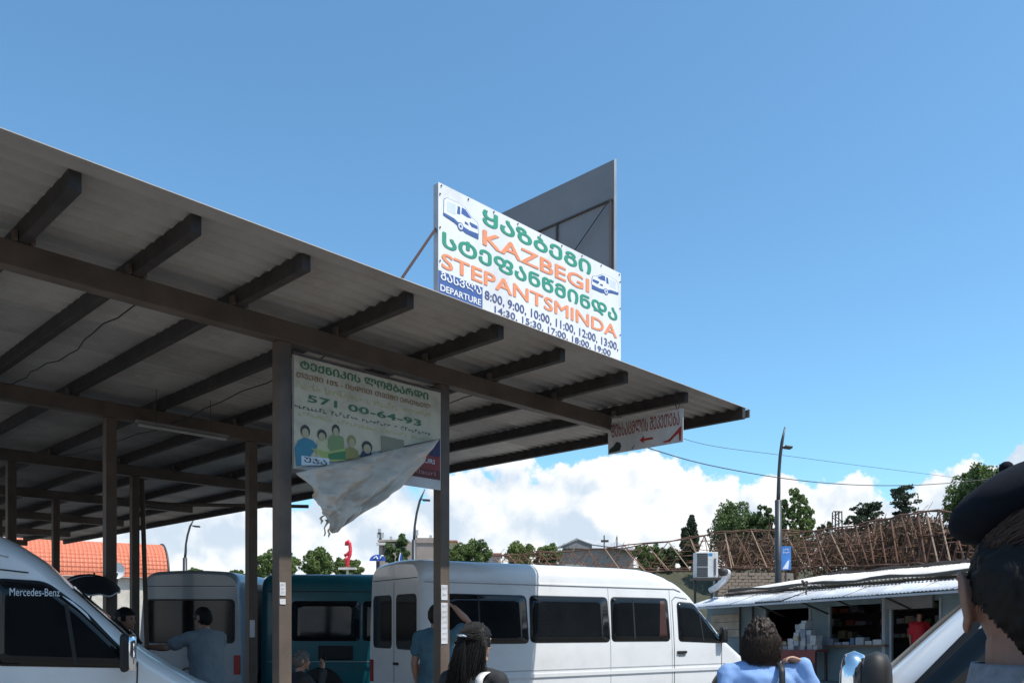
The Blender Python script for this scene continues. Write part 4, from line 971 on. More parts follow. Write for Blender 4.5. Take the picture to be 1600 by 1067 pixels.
cen = []; rv_ = random.Random(8)
for k in range(300):
    s = rv_.uniform(.42, 1); x, y, Y = along(TOPS, s); xb, yb_, _ = along(BOTS, s); f = rv_.uniform(.35, 1.0); cen.append(P(x + rv_.uniform(-8, 8), y + (yb_ - y) * f, Y + rv_.uniform(2.0, 6)))
link_mesh('dry_vine', leaves(cen, 70, .8, .10, 77), leafmat('dry_vine_brown', (.15, .095, .055), (.06, .042, .03)), fr).__setitem__('kind', 'stuff')

# ------------------------------------------------------------------ market stalls on the right
A_ = G(1085, 26); B_ = G(1570, 18.3); ev = (B_ - A_); ML = ev.length; ev.normalize(); bv = Vector((-ev.y, ev.x, 0))
if bv.y < 0: bv = -bv
SL = .036
def S(t, d, z): return A_ + ev * t + bv * d + Vector((0, 0, z + SL * t))
def tpx(x):                            # pixel column -> distance along the stall front wall (d = 1.2)
    k = (x - CX) / F; o = A_ + bv * 1.2; return (k * o.y - o.x) / (ev.x - k * ev.y)
def sbox(b, t0, t1, d0, d1, z0, z1):
    v = [S(t, d, z) for z in (z0, z1) for d in (d0, d1) for t in (t0, t1)]
    return b.add(v, [(0, 2, 3, 1), (4, 5, 7, 6), (0, 1, 5, 4), (2, 6, 7, 3), (0, 4, 6, 2), (1, 3, 7, 5)])
m_stall = mat('stall_teal_paint', (.17, .24, .26), .6, var=.15, vs=1.5, dirt=(.1, .12, .12), dirt_amt=.5)
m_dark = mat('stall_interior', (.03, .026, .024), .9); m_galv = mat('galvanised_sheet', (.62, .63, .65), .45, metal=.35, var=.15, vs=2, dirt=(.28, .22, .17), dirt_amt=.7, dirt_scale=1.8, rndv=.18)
m_wroof = mat('pale_roof_sheet', (.58, .56, .54), .7, var=.14, vs=1.2, dirt=(.27, .19, .13), dirt_amt=.8, dirt_scale=1.6, rndv=.15)
ms = empty('market_stalls', S(ML / 2, 1.2, 0), 'row of teal market stalls with open dark fronts and corrugated roofs', 'stall')
OPEN = [(1196, 1266, .82, 1.92), (1296, 1386, .80, 1.92), (1392, 1470, .2, 2.0)]
prev = -.6
b = MB(); sbox(b, -.6, ML + 3, 1.2, 1.3, 1.93, 2.36); b.build('fascia', m_stall, ms)
for i, (x0, x1, z0, z1_) in enumerate(OPEN):
    t0, t1 = tpx(x0), tpx(x1)
    b = MB(); sbox(b, prev, t0, 1.2, 1.32, 0 - SL * t0, 1.928); b.build('pier', m_stall, ms)
    b = MB(); sbox(b, t0, t1, 1.203, 1.317, 0 - SL * t1, z0); b.build('counter_wall', m_stall, ms)
    b = MB(); sbox(b, t0 - .05, t1 + .05, .98, 1.36, z0, z0 + .04); b.build('counter', mat('counter_wood', (.2, .1, .06), .6), ms)
    for tt in (t0, t1):
        b = MB(); sbox(b, tt - .03, tt + .03, 1.17, 1.23, z0 + .04, z1_); b.build('frame', mat('grey_frame', (.3, .32, .33), .5), ms)
    prev = t1
b = MB(); sbox(b, prev, ML + 3, 1.2, 1.32, -.3, 1.928); b.build('pier', m_stall, ms)
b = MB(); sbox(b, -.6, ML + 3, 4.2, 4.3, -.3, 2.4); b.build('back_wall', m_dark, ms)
for tt in (-.6, ML + 2.9):
    b = MB(); sbox(b, tt, tt + .1, 1.33, 4.19, -.3, 2.36); b.build('side_wall', m_stall, ms)
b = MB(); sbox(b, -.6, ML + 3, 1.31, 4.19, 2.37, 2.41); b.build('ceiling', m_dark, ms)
t0, t1 = tpx(1112), tpx(1156)
for k in range(3):
    b = MB(); sbox(b, t0, t1, 1.15, 1.197, 1.15 + k * .24, 1.15 + k * .24 + .225); b.build('shutter_board', mat('cream_board', (.36, .31, .24), .7, var=.2), ms)
b = MB(); sbox(b, tpx(1382), tpx(1460), 1.10, 1.198, 1.75, 2.15); b.build('shutter_box', mat('shutter_grey', (.2, .2, .2), .5), ms)
# corrugated awning, one sheet after another
def sheet_on(t0, t1, d0, z0, d1, z1_, m, name, wave=.1, amp=.014):
    w_ = t1 - t0; p0 = S(t0, d0, z0); ax_ = (S(t0, d1, z1_) - p0); wd = (S(t1, d0, z0) - p0)
    me = corrugated(ax_.length, wd.length, wave, amp, .008, 4); z_ = ax_.cross(wd).normalized()
    o = place(me, name, m, ms, frame_mat(p0, ax_, wd, z_), True)
    if z_.z < 0: me.flip_normals()
n = 9
for i in range(n + 3):
    t0 = -.5 + i * .95; sheet_on(t0, t0 + .98, .0, 2.10 + (i % 2) * .012 + rnd.uniform(-.015, .015), 1.35, 2.44 + (i % 2) * .012, m_galv, 'awning_sheet')
b = MB(); sbox(b, -.5, ML + 2.8, .0, .04, 2.02, 2.075); b.build('awning_rail', mat('rail_grey', (.45, .46, .48), .5), ms)
for x in (1221, 1290, 1345, 1420):
    t = tpx(x); b = MB(); b.bar(S(t, .1, 2.05), S(t + .1, 1.19, 1.72), .04); b.build('bracket', m_bar, ms)
for x in (1160, 1384, 1180):
    t = tpx(x); b = MB(); b.bar(S(t, 1.1, 2.1), S(t, 1.1, 0 - SL * t), .06); b.build('stall_post', m_bar if x < 1300 else mat('rail_grey', (.45, .46, .48), .5), ms)
for i in range(12):
    t0 = .15 + i * .98; dz = rnd.uniform(-.03, .03)
    sheet_on(t0, t0 + 1.02, 1.30, 2.56 + dz + (i % 2) * .014, 6.2, 3.22 + dz + (i % 2) * .014, m_wroof, 'roof_sheet', .12, .02)
b = MB(); sbox(b, .0, ML + 3, 1.36, 1.42, 2.44, 2.53); b.build('eave_beam', m_bar, ms)
b = MB(); b.tube([S(.3 + i * .5, 1.2 + .05 * math.sin(i * 2.3), 2.60 + .03 * math.sin(i * 1.3)) for i in range(24)], [.05 + .015 * math.sin(i * 1.9) for i in range(24)], 6); b.build('rolled_tarp', mat('tarp_dark', (.05, .05, .045), .8), ms, True)
b = MB(); b.tube([S(.6 + i * .5, 5.9, 3.26 + .03 * math.sin(i * 1.7)) for i in range(22)], [.04 + .02 * abs(math.sin(i * 2.1)) for i in range(22)], 6); b.build('roof_pipe', m_bar, ms)
# brick wall behind, air conditioner, flue, poster
bw = empty('brick_wall', P(1180, 960, 33), 'low weathered brick wall behind the air conditioner', 'wall')
m_brick = mat('pale_brick', (.28, .21, .155), .85, var=.3, vs=1.5)
w0, w1 = P(1118, 0, 31.5), P(1240, 0, 31.5); zlo, zhi = zy(930, 31.5), zy(894, 31.5)
b = MB(); b.bx(w0.x, w1.x, 31.56, 31.9, 0, zhi - .02); b.build('core', mat('mortar', (.3, .27, .24), .9), bw)
bm = MB(); bm.bx(-.118, .118, -.05, .05, -.056, .056); bm = bm.mesh('brick'); bm.materials.append(m_brick)
r_ = 0; z = zhi - .06
while z > zlo:
    x = w0.x + .12 + (.12 if r_ % 2 else 0)
    while x < w1.x - .1:
        o = bpy.data.objects.new('brick', bm); col.objects.link(o); o.parent = bw; o.matrix_parent_inverse = PM(bw).inverted(); o.location = (x, 31.54 + rnd.uniform(-.012, .012), z + rnd.uniform(-.004, .004)); x += .25
    z -= .125; r_ += 1
acY = 27.5
ac = empty('air_conditioner', P(1105, 905, acY), 'white outdoor air conditioning unit above the stall roofs', 'air conditioner')
m_acw = mat('ac_white', (.68, .67, .64), .5, dirt=(.5, .46, .4), dirt_amt=.3); m_acg = mat('ac_grille', (.09, .09, .095), .6)
q0, q1 = P(1088, 902, acY), P(1122, 862, acY)
b = MB(); b.bx(q0.x, q1.x, acY, acY + .5, q0.z, q1.z); b.build('casing', m_acw, ac, bevel=.015)
xm = P(1106, 0, acY).x
b = MB(); b.bx(q0.x + .02, xm, acY - .006, acY - .002, q0.z + .03, q1.z - .04); gr = b.build('grille', m_acg, ac)
for k in range(11):
    zz = q0.z + .06 + (q1.z - q0.z - .13) * k / 10; b = MB(); b.bx(q0.x + .02, xm, acY - .014, acY - .0065, zz, zz + .012); b.build('grille_bar', m_acw if k == 4 else m_bar, gr)
b = MB(); b.bx(P(1107, 0, acY).x, P(1113, 0, acY).x, acY - .006, acY - .002, zy(868, acY), zy(864, acY)); b.build('badge', mat('badge_blue', (.05, .25, .5), .4), ac)
b = MB(); b.bx(P(1116, 0, acY).x, P(1118.5, 0, acY).x, acY - .02, acY - .002, zy(898, acY), zy(872, acY)); b.build('side_handle', m_acg, ac)
b = MB(); b.bx(q0.x - .1, q1.x + .1, acY - .1, acY + .6, q0.z - .08, q0.z - .003); b.build('shelf', m_bar, ac)
for xx in (q0.x, q1.x):
    b = MB(); b.bar((xx, acY + .2, q0.z - .08), (xx, acY + .2, 0), .07); b.build('leg', m_bar, ac)
flu = empty('flue_pipe', P(1130, 920, 26.5), 'bent grey metal flue pipe right of the air conditioner', 'pipe')
b = MB(); b.tube([P(x, y, 26.5 + d_) for x, y, d_ in ((1110, 922, .6), (1120, 917, .4), (1130, 908, .2), (1136, 899, 0), (1137, 894, -.1), (1133, 892, -.25), (1130, 893, -.35))], .1, 12); b.build('pipe', m_galv, flu, True)
b = MB(); b.tube([P(1132, 893, 26.2), P(1128, 893.5, 26.05)], .13, 14); b.build('mouth', m_bar, flu, True)
b = MB(); b.bar(P(1112, 922, 27.1), G(1112, 27.1), .06); b.build('stand', m_bar, flu)
po = empty('blue_poster', P(1228, 890, 28.6), 'upright blue poster fixed beside the street lamp', 'poster')
q0, q1 = P(1221, 890, 28.6), P(1236, 853, 28.6)
b = MB(); b.bx(q0.x, q1.x, 28.6, 28.63, q0.z, q1.z); b.build('panel', mat('poster_blue', (.06, .22, .55), .4, c2=(.05, .15, .42), vs=3), po)
pp_ = Pl((0, 28.6, 0), (1, 0, 0), (0, 0, 1)); scribble(pp_, (q0.x + .06, q1.z - .13, q1.x - .06, q1.z - .07), p_white, po, (3,), .004, 1); scribble(pp_, (q0.x + .05, q1.z - .24, q1.x - .05, q1.z - .17), p_white, po, (5,), .004, 2)
poly(pp_, [(q0.x + .03, q0.z + .03), (q1.x - .1, q0.z + .03), (q1.x - .06, q0.z + .35), (q0.x + .2, q0.z + .3)], p_pale, po, 'print', .004)
b = MB(); b.bar(((q0.x + q1.x) / 2, 28.66, q1.z - .1), ((q0.x + q1.x) / 2, 28.66, 0), .05); b.build('mast', m_bar, po)
b_c = empty('cable_bracket', S(tpx(1277), .6, 2.5), 'small dark cable bracket with tangled wires on the awning', 'bracket')
q = S(tpx(1277), .7, 2.27); b = MB(); b.bar(q, q + Vector((0, 0, .35)), .035); b.build('upright', m_bar, b_c)
b = MB()
for k in range(7): b.ball(q + Vector((rnd.uniform(-.12, .08), rnd.uniform(-.05, .05), .34 + rnd.uniform(-.06, .05))), .045, 6, 5)
b.build('insulators', m_bar, b_c)
for k, dx in enumerate((-2.2, -1.5, 1.9)):
    b = MB(); b.tube([q + Vector((0, 0, .33)), q + Vector((dx * .5, .1, .12)), q + Vector((dx, .2, .03))], .012, 5); b.build('wire', m_bar, b_c)
# goods on the counters
m_goods = [mat('goods_%d' % i, c, .6, var=.2) for i, c in enumerate(((.40, .40, .39), (.30, .32, .34), (.2, .22, .27), (.36, .30, .2), (.30, .06, .04), (.06, .12, .2), (.08, .16, .06), (.4, .26, .05)))]
tb = empty('red_table', S(tpx(1275), .55, 0 - SL * 3.5), 'dark red table holding stacked small boxes before the stalls', 'table')
ta, tz = tpx(1247), tpx(1304); z0t = .78 - SL * 3
b = MB(); sbox(b, ta, tz, .35, .95, z0t, z0t + .06); b.build('table_top', mat('table_red', (.22, .05, .04), .6), tb)
b = MB(); sbox(b, ta + .02, tz - .02, .36, .37, z0t - .30, z0t - .002); b.build('table_cloth', mat('table_red', (.22, .05, .04), .6), tb)
for tt in (ta + .04, tz - .1):
    for dd in (.4, .88):
        b = MB(); sbox(b, tt, tt + .06, dd, dd + .06, -SL * 4 , z0t - .004); b.build('leg', m_bar, tb)
gd = 0; GL = ['white', 'silver grey', 'blue grey', 'cream', 'rust red', 'slate blue']
for c_ in range(6):                   # six uneven columns of cartons
    wid = (tz - ta - .1) / 6; zz = z0t + .062; hmax = (.16, .34, .72, .80, .5, .36)[c_]
    while zz < z0t + hmax:
        hh_ = rnd.uniform(.07, .17); t = ta + .05 + wid * c_ + rnd.uniform(0, .02); mi = rnd.choice((0, 0, 1, 0, 0, 3, 2)); sx_ = rnd.uniform(-.015, .015)
        b = MB(); d0_ = .42 + rnd.uniform(0, .12); sbox(b, t + sx_, t + sx_ + wid * rnd.uniform(.8, .95), d0_, d0_ + rnd.uniform(.2, .32), zz, zz + hh_ - .003)
        o = b.build('goods_box', m_goods[mi]); pos_ = 'at the bottom of' if zz < z0t + .07 else ('on top of' if zz + hh_ >= z0t + hmax else 'in the middle of')
        tag(o, '%s carton %s the pile on the red table' % (GL[mi], pos_), 'box', 'cartons piled on the red table'); zz += hh_
for (x0, x1, zc_, lab) in ((1300, 1382, .845, 'small packet laid out on the wide stall counter'), (1200, 1262, .865, 'small packet on the narrow stall counter')):
    t0, t1 = tpx(x0), tpx(x1); k = 0; t = t0
    while t < t1 - .15:
        wdt = rnd.uniform(.12, .26); b = MB(); sbox(b, t, t + wdt, 1.02, 1.3, zc_, zc_ + rnd.uniform(.06, .22)); tag(b.build('packet', rnd.choice(m_goods)), lab, 'packet', 'packets on the stall counters'); t += wdt + .04
# deep shelves inside
for (x0, x1) in ((1290, 1392), (1190, 1270), (1394, 1480)):
    t0, t1 = tpx(x0), tpx(x1)
    for zz in (1.0, 1.4, 1.8):
        b = MB(); sbox(b, t0, t1, 3.7, 4.18, zz, zz + .03); b.build('shelf', m_bar, ms)
        t = t0 + .05
        while t < t1 - .2:
            wdt = rnd.uniform(.12, .35); b = MB(); sbox(b, t, t + wdt, 3.75, 4.1, zz + .031, zz + rnd.uniform(.12, .3)); b.build('stock', rnd.choice(m_goods), ms); t += wdt + rnd.uniform(.02, .15)
# ------------------------------------------------------------------ people
m_skin = mat('skin', (.42, .24, .165), .55, var=.1, vs=9); m_skint = mat('skin_tan', (.34, .18, .12), .55, var=.1, vs=9)
m_eye = mat('eye_dark', (.02, .015, .012), .2); m_hairk = mat('hair_black', (.006, .005, .0045), .6, spec=.25, var=.4, vs=30, stretch=(6, 6, .6)); m_hairb = mat('hair_brown', (.022, .013, .009), .55, spec=.3, var=.45, vs=30, stretch=(6, 6, .6))
m_shoe = mat('shoe_dark', (.02, .02, .02), .5); m_jean = mat('denim', (.04, .055, .10), .8, var=.2, vs=8)
def voxel(b, name, vs, it=4):
    me = b.mesh('tmp'); ob = bpy.data.objects.new('tmp', me); col.objects.link(ob)
    r = ob.modifiers.new('r', 'REMESH'); r.mode = 'VOXEL'; r.voxel_size = vs; r.use_smooth_shade = True
    s = ob.modifiers.new('s', 'SMOOTH'); s.factor = .5; s.iterations = it
    dg = bpy.context.evaluated_depsgraph_get(); dg.update()
    out_ = bpy.data.meshes.new_from_object(ob.evaluated_get(dg)); out_.name = name
    bpy.data.objects.remove(ob); bpy.data.meshes.remove(me); return out_
def ellring(c, rx, ry, n=20, rot=0.0):
    return [Vector((c[0] + rx * math.cos(t) , c[1] + ry * math.sin(t), c[2])) for t in [2 * math.pi * k / n for k in range(n)]]
def limb(b, pts, rad, n=12):
    # tapered limb with round ends
    p0, p1 = Vector(pts[0]), Vector(pts[-1]); d0 = (Vector(pts[1]) - p0).normalized(); d1 = (p1 - Vector(pts[-2])).normalized()
    P_ = [p0 - d0 * rad[0] * .9, p0 - d0 * rad[0] * .5] + [Vector(p) for p in pts] + [p1 + d1 * rad[-1] * .5, p1 + d1 * rad[-1] * .9]
    b.tube(P_, [rad[0] * .35, rad[0] * .85] + list(rad) + [rad[-1] * .85, rad[-1] * .35], n)
def head(b, c, k=1.0, ear=1.0):
    c = Vector(c)
    def fn(p):
        q = (p - c) / k; z = q.z; f = 1.0
        if z < -.02: f = 1 - .30 * ((-.02 - z) / .1) ** 1.3
        q.x *= f
        if z < 0: q.y = q.y * (1 - .12 * (-z / .115)) + (.016 * (-z / .115))
        if q.y < 0 and z > -.05: q.y *= 1.06
        if q.y > 0: q.x *= 1 - .1 * (q.y / .1)
        return c + q * k
    b.ball(c, (.078 * k, .098 * k, .118 * k), 24, 18, fn)
    b.tube([c + Vector((0, .088, .02)) * k, c + Vector((0, .105, -.02)) * k, c + Vector((0, .112, -.032)) * k, c + Vector((0, .096, -.042)) * k], [.010 * k, .013 * k, .016 * k, .010 * k], 8)
    b.tube([c + Vector((-.028, .088, -.066)) * k, c + Vector((0, .099, -.064)) * k, c + Vector((.028, .088, -.066)) * k], [.006 * k, .010 * k, .006 * k], 8)
    b.ball(c + Vector((0, .080, -.102)) * k, .022 * k, 10, 8)
    b.tube([c + Vector((-.05, .082, .028)) * k, c + Vector((0, .096, .030)) * k, c + Vector((.05, .082, .028)) * k], .009 * k, 8)
    for s in (-1, 1):
        if ear > 1.1:                  # a shaped ear: rim, bowl and lobe
            e0_ = c + Vector((s * .079, -.014, -.002)) * k
            loop = [e0_ + Vector((s * (.014 + .006 * math.sin(t)), -.024 * math.cos(t) - .004, .040 * math.sin(t))) for t in [math.pi * (-.42 + 1.62 * i / 14) for i in range(15)]]
            b.tube(loop, .0062, 8); b.ball(e0_ + Vector((s * .004, 0, 0)), (.012, .024, .036), 12, 10); b.ball(e0_ + Vector((s * .010, .010, -.040)), (.007, .012, .014), 10, 8); b.tube([e0_ + Vector((s * .012, .004, .02)), e0_ + Vector((s * .014, -.010, .0)), e0_ + Vector((s * .012, -.002, -.022))], .0048, 8)
            continue
        b.ball(c + Vector((s * (.084 + .008 * (ear - 1) * 4), -.012, -.002)) * k, (.013 * k * ear, .024 * k * ear, .036 * k * ear), 12, 10)
def hand(b, wrist, dirv, palm_n, k=1.0, curl=.5, side=1):
    w = Vector(wrist); d = Vector(dirv).normalized(); n = Vector(palm_n); n = (n - d * n.dot(d)).normalized(); a = d.cross(n)
    b.rings([[w + d * t + a * math.cos(t2) * rx + n * math.sin(t2) * ry for t2 in [2 * math.pi * i / 12 for i in range(12)]] for t, rx, ry in ((-.01, .022, .02), (.03, .034, .017), (.07, .042, .016), (.09, .041, .014))])
    for i, (o, ln_) in enumerate(((-.031, .066), (-.011, .076), (.010, .072), (.030, .058))):
        r0 = w + d * .085 + a * o; j1 = r0 + (d * math.cos(curl * .5) + n * math.sin(curl * .5)) * ln_ * .48; j2 = j1 + (d * math.cos(curl * 1.3) + n * math.sin(curl * 1.3)) * ln_ * .32; j3 = j2 + (d * math.cos(curl * 1.9) + n * math.sin(curl * 1.9)) * ln_ * .25
        limb(b, [r0, j1, j2, j3], [.0095, .009, .0082, .007], 8)
    t0 = w + d * .03 - a * side * .033; limb(b, [t0, t0 + d * .03 - a * side * .022 + n * .01, t0 + d * .055 - a * side * .026 + n * .022], [.013, .011, .009], 8)
def strands(path_fn, n, seed, r0=.006, seg=9):
    b = MB(); rnd = random.Random(seed)
    for i in range(n):
        pts = path_fn(rnd, i, n); m = len(pts); b.tube(pts, [r0 * (1 - .75 * (j / (m - 1)) ** 2) * rnd.uniform(.8, 1.2) for j in range(m)], 5, False)
    return b
class Person:
    def __init__(s, label, loc, face, height, skin, arms=None, voxel_size=.011, head_yaw=0.0, lean=0.0, shoulder=1.0):
        s.k = height / 1.76; s.loc = Vector(loc); s.face = face; s.vs = voxel_size; s.skin = skin; s.lean = lean
        s.root = empty('person', s.loc, label, 'person'); s.hy = head_yaw; s.sh = shoulder
        s.T = Matrix.Translation(s.loc) @ Matrix.Rotation(math.atan2(-face[0], face[1]), 4, 'Z') @ Matrix.Scale(s.k, 4)
        s.arm = {-1: [(-.19 * shoulder, 0, 1.425), (-.235, -.03, 1.13), (-.235, .07, .90)], 1: [(.19 * shoulder, 0, 1.425), (.235, -.03, 1.13), (.235, .07, .90)]}
        s.hd = {-1: ((0, .15, -1), (1, 0, 0), .5), 1: ((0, .15, -1), (-1, 0, 0), .5)}
        for sd_, v_ in (arms or {}).items():
            s.arm[sd_] = [s.arm[sd_][0]] + list(v_[:2])
            if len(v_) > 2: s.hd[sd_] = v_[2]
        s.hc = Vector((0, .025, 1.645)); s.ear = 1.0; s.neck = 1.0
    def L(s, p):                       # lean forward above the hips
        p = Vector(p)
        if s.lean and p.z > .95:
            q = p - Vector((0, 0, .95)); c_, n_ = math.cos(s.lean), math.sin(s.lean); return Vector((q.x, q.y * c_ + q.z * n_, .95 + q.z * c_ - q.y * n_))
        return p
    def fin(s, b, lean=True):
        b.v = [tuple(s.T @ (s.L(p) if lean else Vector(p))) for p in b.v]; return b
    def headT(s, p): return Matrix.Translation(s.hc) @ Matrix.Rotation(s.hy, 4, 'Z') @ Matrix.Translation(-s.hc) @ Vector(p)
    TORSO = [(.86, .150, .105, 0), (.93, .165, .115, 0), (1.0, .155, .11, .0), (1.10, .140, .105, .01), (1.22, .155, .115, .01), (1.33, .17, .118, .005), (1.41, .165, .10, 0), (1.455, .12, .075, -.005), (1.485, .07, .06, -.005)]
    def torso(s, b, g=0.0, z0=.8, z1=2.0, gw=None):
        rr = [ellring((0, cy, z), (rx * s.sh if z > 1.2 else rx) + g, ry + g) for z, rx, ry, cy in s.TORSO if z0 <= z <= z1]; b.rings(rr)
    def body(s):
        b = MB(); s.torso(b)
        b.tube([(0, -.01, 1.44), (0, .005, 1.50), (0, .015, 1.58)], [.068 * s.neck, .056 * s.neck, .055 * s.neck], 14)
        for sd_ in (-1, 1):
            limb(b, [(sd_ * .085, 0, .90), (sd_ * .095, .01, .70), (sd_ * .10, .02, .50), (sd_ * .10, -.01, .32), (sd_ * .10, -.02, .09)], [.085, .075, .056, .052, .036]); limb(b, [(sd_ * .105, -.05, .045), (sd_ * .11, .12, .03)], [.036, .03])
            a = s.arm[sd_]; A0, A1, A2 = [Vector(p) for p in a]
            limb(b, [A0, A0.lerp(A1, .5), A1, A1.lerp(A2, .35), A2], [.052, .046, .040, .041, .026]); limb(b, [(0, -.005, 1.45), A0], [.06, .05])
            d, n_, cu = s.hd[sd_]; hand(b, A2, d, n_, 1.0, cu, sd_)
        hb = MB(); head(hb, s.hc, 1.0, s.ear); hb.v = [tuple(s.headT(p)) for p in hb.v]; b.add(hb.v, hb.f)
        s.fin(b); me = voxel(b, 'body', s.vs * s.k)
        link_mesh('body', me, s.skin, s.root, True)
        for sd_ in (-1, 1):
            e = MB(); e.ball(s.headT(s.hc + Vector((sd_ * .03, .089, .008))), .0095, 10, 8); s.fin(e).build('eye', m_eye, s.root, True)
    def trousers(s, m, g=.018):
        b = MB(); s.torso(b, g * .6, .8, 1.02)
        for sd_ in (-1, 1): limb(b, [(sd_ * .085, 0, .90), (sd_ * .097, .01, .70), (sd_ * .102, .02, .50), (sd_ * .102, -.01, .32), (sd_ * .102, -.02, .10)], [.085 + g, .078 + g, .062 + g, .06 + g, .055 + g])
        s.fin(b); link_mesh('trousers', voxel(b, 'trousers', .016), m, s.root, True)
        for sd_ in (-1, 1):
            b = MB(); limb(b, [(sd_ * .105, -.055, .05), (sd_ * .108, .02, .055), (sd_ * .112, .13, .035)], [.05, .05, .042]); s.fin(b).build('shoe', m_shoe, s.root, True)
    def top(s, m, name='shirt', g=.02, sleeve=1.0, z0=.92, loose=.0, vs=.011, crease=.010, collar=0):
        b = MB(); rr = []
        for z, rx, ry, cy in s.TORSO:
            if z < z0 - .08: continue
            gg = g + loose * max(0, 1 - (z - .9) / .45) + (.0 if z < 1.45 else -.004)
            rr.append(ellring((0, cy, max(z, z0)), (rx * s.sh if z > 1.2 else rx) + gg, ry + gg))
        b.rings(rr)
        for sd_ in (-1, 1):
            A0, A1, A2 = [Vector(p) for p in s.arm[sd_]]
            if sleeve >= .99: pts = [A0, A0.lerp(A1, .5), A1, A1.lerp(A2, .5), A1.lerp(A2, .93)]; rd = [.054 + g * .55, .049 + g * .6, .044 + g * .6, .041 + g * .6, .033 + g * .7]
            else: pts = [A0, A0.lerp(A1, sleeve * .6), A0.lerp(A1, sleeve)]; rd = [.054 + g * .55, .050 + g * .6, .049 + g * .8]
            limb(b, pts, rd); limb(b, [(0, -.005, 1.455), A0 + Vector((0, 0, .0))], [.062 + g * .4, .052 + g * .5])
        if collar: b.rings([ellring((0, -.004 + .01 * t, 1.455 + .05 * t), .086 - .008 * t, .08 - .006 * t) for t in (0, .5, 1)])
        s.fin(b); me = voxel(b, name, vs * s.k)
        me.update(); nrm = [v.normal.copy() for v in me.vertices]
        for v, n_ in zip(me.vertices, nrm):
            q = (v.co - s.loc); f = noise.noise(Vector((q.x * 7, q.y * 7, q.z * 11 + s.k * 3))) + .6 * noise.noise(Vector((q.x * 16 + q.z * 10, q.y * 16, q.z * 14)))
            v.co += n_ * f * crease
        return link_mesh(name, me, m, s.root, True)
    def scalp(s, m, g=.012, line=.045, name='hair', seed=1, rough=.006, back=-.085):
        c = s.hc; b = MB(); nu, nv = 110, 72
        def fn(p):
            q = p - c; f = 1.0
            if q.z < -.02: f = 1 - .25 * ((-.02 - q.z) / .1) ** 1.3
            q.x *= f
            if q.y < 0 and q.z > -.06: q.y *= 1.06
            cut = min(1, max(0, (-.015 - q.z) / .075)); q.x *= 1 - cut * (g - .002) / .09; q.y *= 1 - cut * (g - .002) / .11
            n_ = rough * noise.noise(Vector((q.x * 60, q.y * 60, q.z * 25 + seed))) + rough * noise.noise(Vector((q.x * 140, q.y * 140, q.z * 60)))
            return c + q * (1 + n_ / .1)
        b.ball(c, (.078 + g, .098 + g, .118 + g), nu, nv, fn)
        def keep(f):
            p = sum((Vector(b.v[i]) for i in f), Vector()) / len(f) - c
            hl = line if p.y > .05 else (-.02 if p.y > .0 else ((back + .012 * noise.noise(Vector((p.x * 40, 2, 1)))) if p.y < -.02 else -.05))
            if p.y < -.0 and back < -.09: hl = back + min(1, abs(p.x) / .085) ** 1.3 * .10 + .008 * noise.noise(Vector((p.x * 40, 2, 1)))
            return p.z > hl
        b.f = [f for f in b.f if keep(f)]
        b.v = [tuple(s.headT(p)) for p in b.v]
        o = s.fin(b).build(name, m, s.root, True); so_ = o.modifiers.new('t', 'SOLIDIFY'); so_.thickness = .012; so_.offset = -1
        return o
# --- man with the dark cap, close at the right
m_jacket = mat('dusty_pink_jacket', (.50, .31, .27), .8, var=.1, vs=12, bump=.15, bs=120); m_rib = mat('grey_knit', (.17, .18, .20), .85, var=.2, vs=60)
p1 = Person('man in a dark flat cap and dusty pink jacket standing close by the white van', (.80, 1.27, 0), (.42, .9), 1.815, mat('skin_deep', (.24, .13, .09), .55, var=.12, vs=12, bump=.1, bs=220), {-1: ((-.24, .05, 1.14), (-.12, .26, 1.16), ((.4, .8, .1), (1, 0, 0), .8)), 1: ((.24, .05, 1.14), (.12, .26, 1.16), ((-.4, .8, .1), (-1, 0, 0), .8))}, .0052)
p1.arm[-1][0] = (-.175, 0, 1.425); p1.arm[1][0] = (.175, 0, 1.425); p1.sh = .9; p1.ear = 1.25; p1.neck = 1.18
p1.TORSO = [(z if z < 1.3 else z + .025, rx, ry, cy) for z, rx, ry, cy in Person.TORSO]
p1.body(); p1.trousers(m_jean); p1.top(m_jacket, 'jacket', .03, 1.0, .86, .02, .010, .007)
i2 = 0; b = MB(); b.rings([[q for i, q in enumerate(ellring((0, -.002 + .012 * t, 1.505 + .042 * t), .094 - .010 * t, .092 - .008 * t, 90))] for t in [k / 8 for k in range(9)]], False)
o = p1.fin(b).build('collar', m_rib, p1.root, True); so_ = o.modifiers.new('t', 'SOLIDIFY'); so_.thickness = .008
p1.scalp(m_hairk, .013, .05, 'hair', 3, .005, -.10)
hc = p1.hc
def short_path(rnd, i, n):
    a = rnd.uniform(0, 2 * math.pi); t = rnd.uniform(-.1, 1.25); d = Vector((math.cos(a) * math.cos(t), math.sin(a) * math.cos(t), math.sin(t)))
    p = hc + Vector((d.x * .088, d.y * .110, d.z * .126))
    if d.y > .2 and d.z < .5: p = hc + Vector((0, -.108, .03)); d = Vector((rnd.uniform(-.4, .4), -1, .2)).normalized(); p = hc + Vector((d.x * .088, d.y * .110, d.z * .126))
    tan = Vector((-d.x * .25, -d.y * .25, -.9)) + Vector((rnd.uniform(-.25, .25), rnd.uniform(-.25, .25), 0)); tan -= d * tan.dot(d) * .9; L_ = rnd.uniform(.012, .022)
    return [p, p + d * .002 + tan * L_ * .5, p + d * .001 + tan * L_]
b = strands(short_path, 2200, 5, .0008); p1.fin(b).build('hair_strands', m_hairb, p1.root, True)
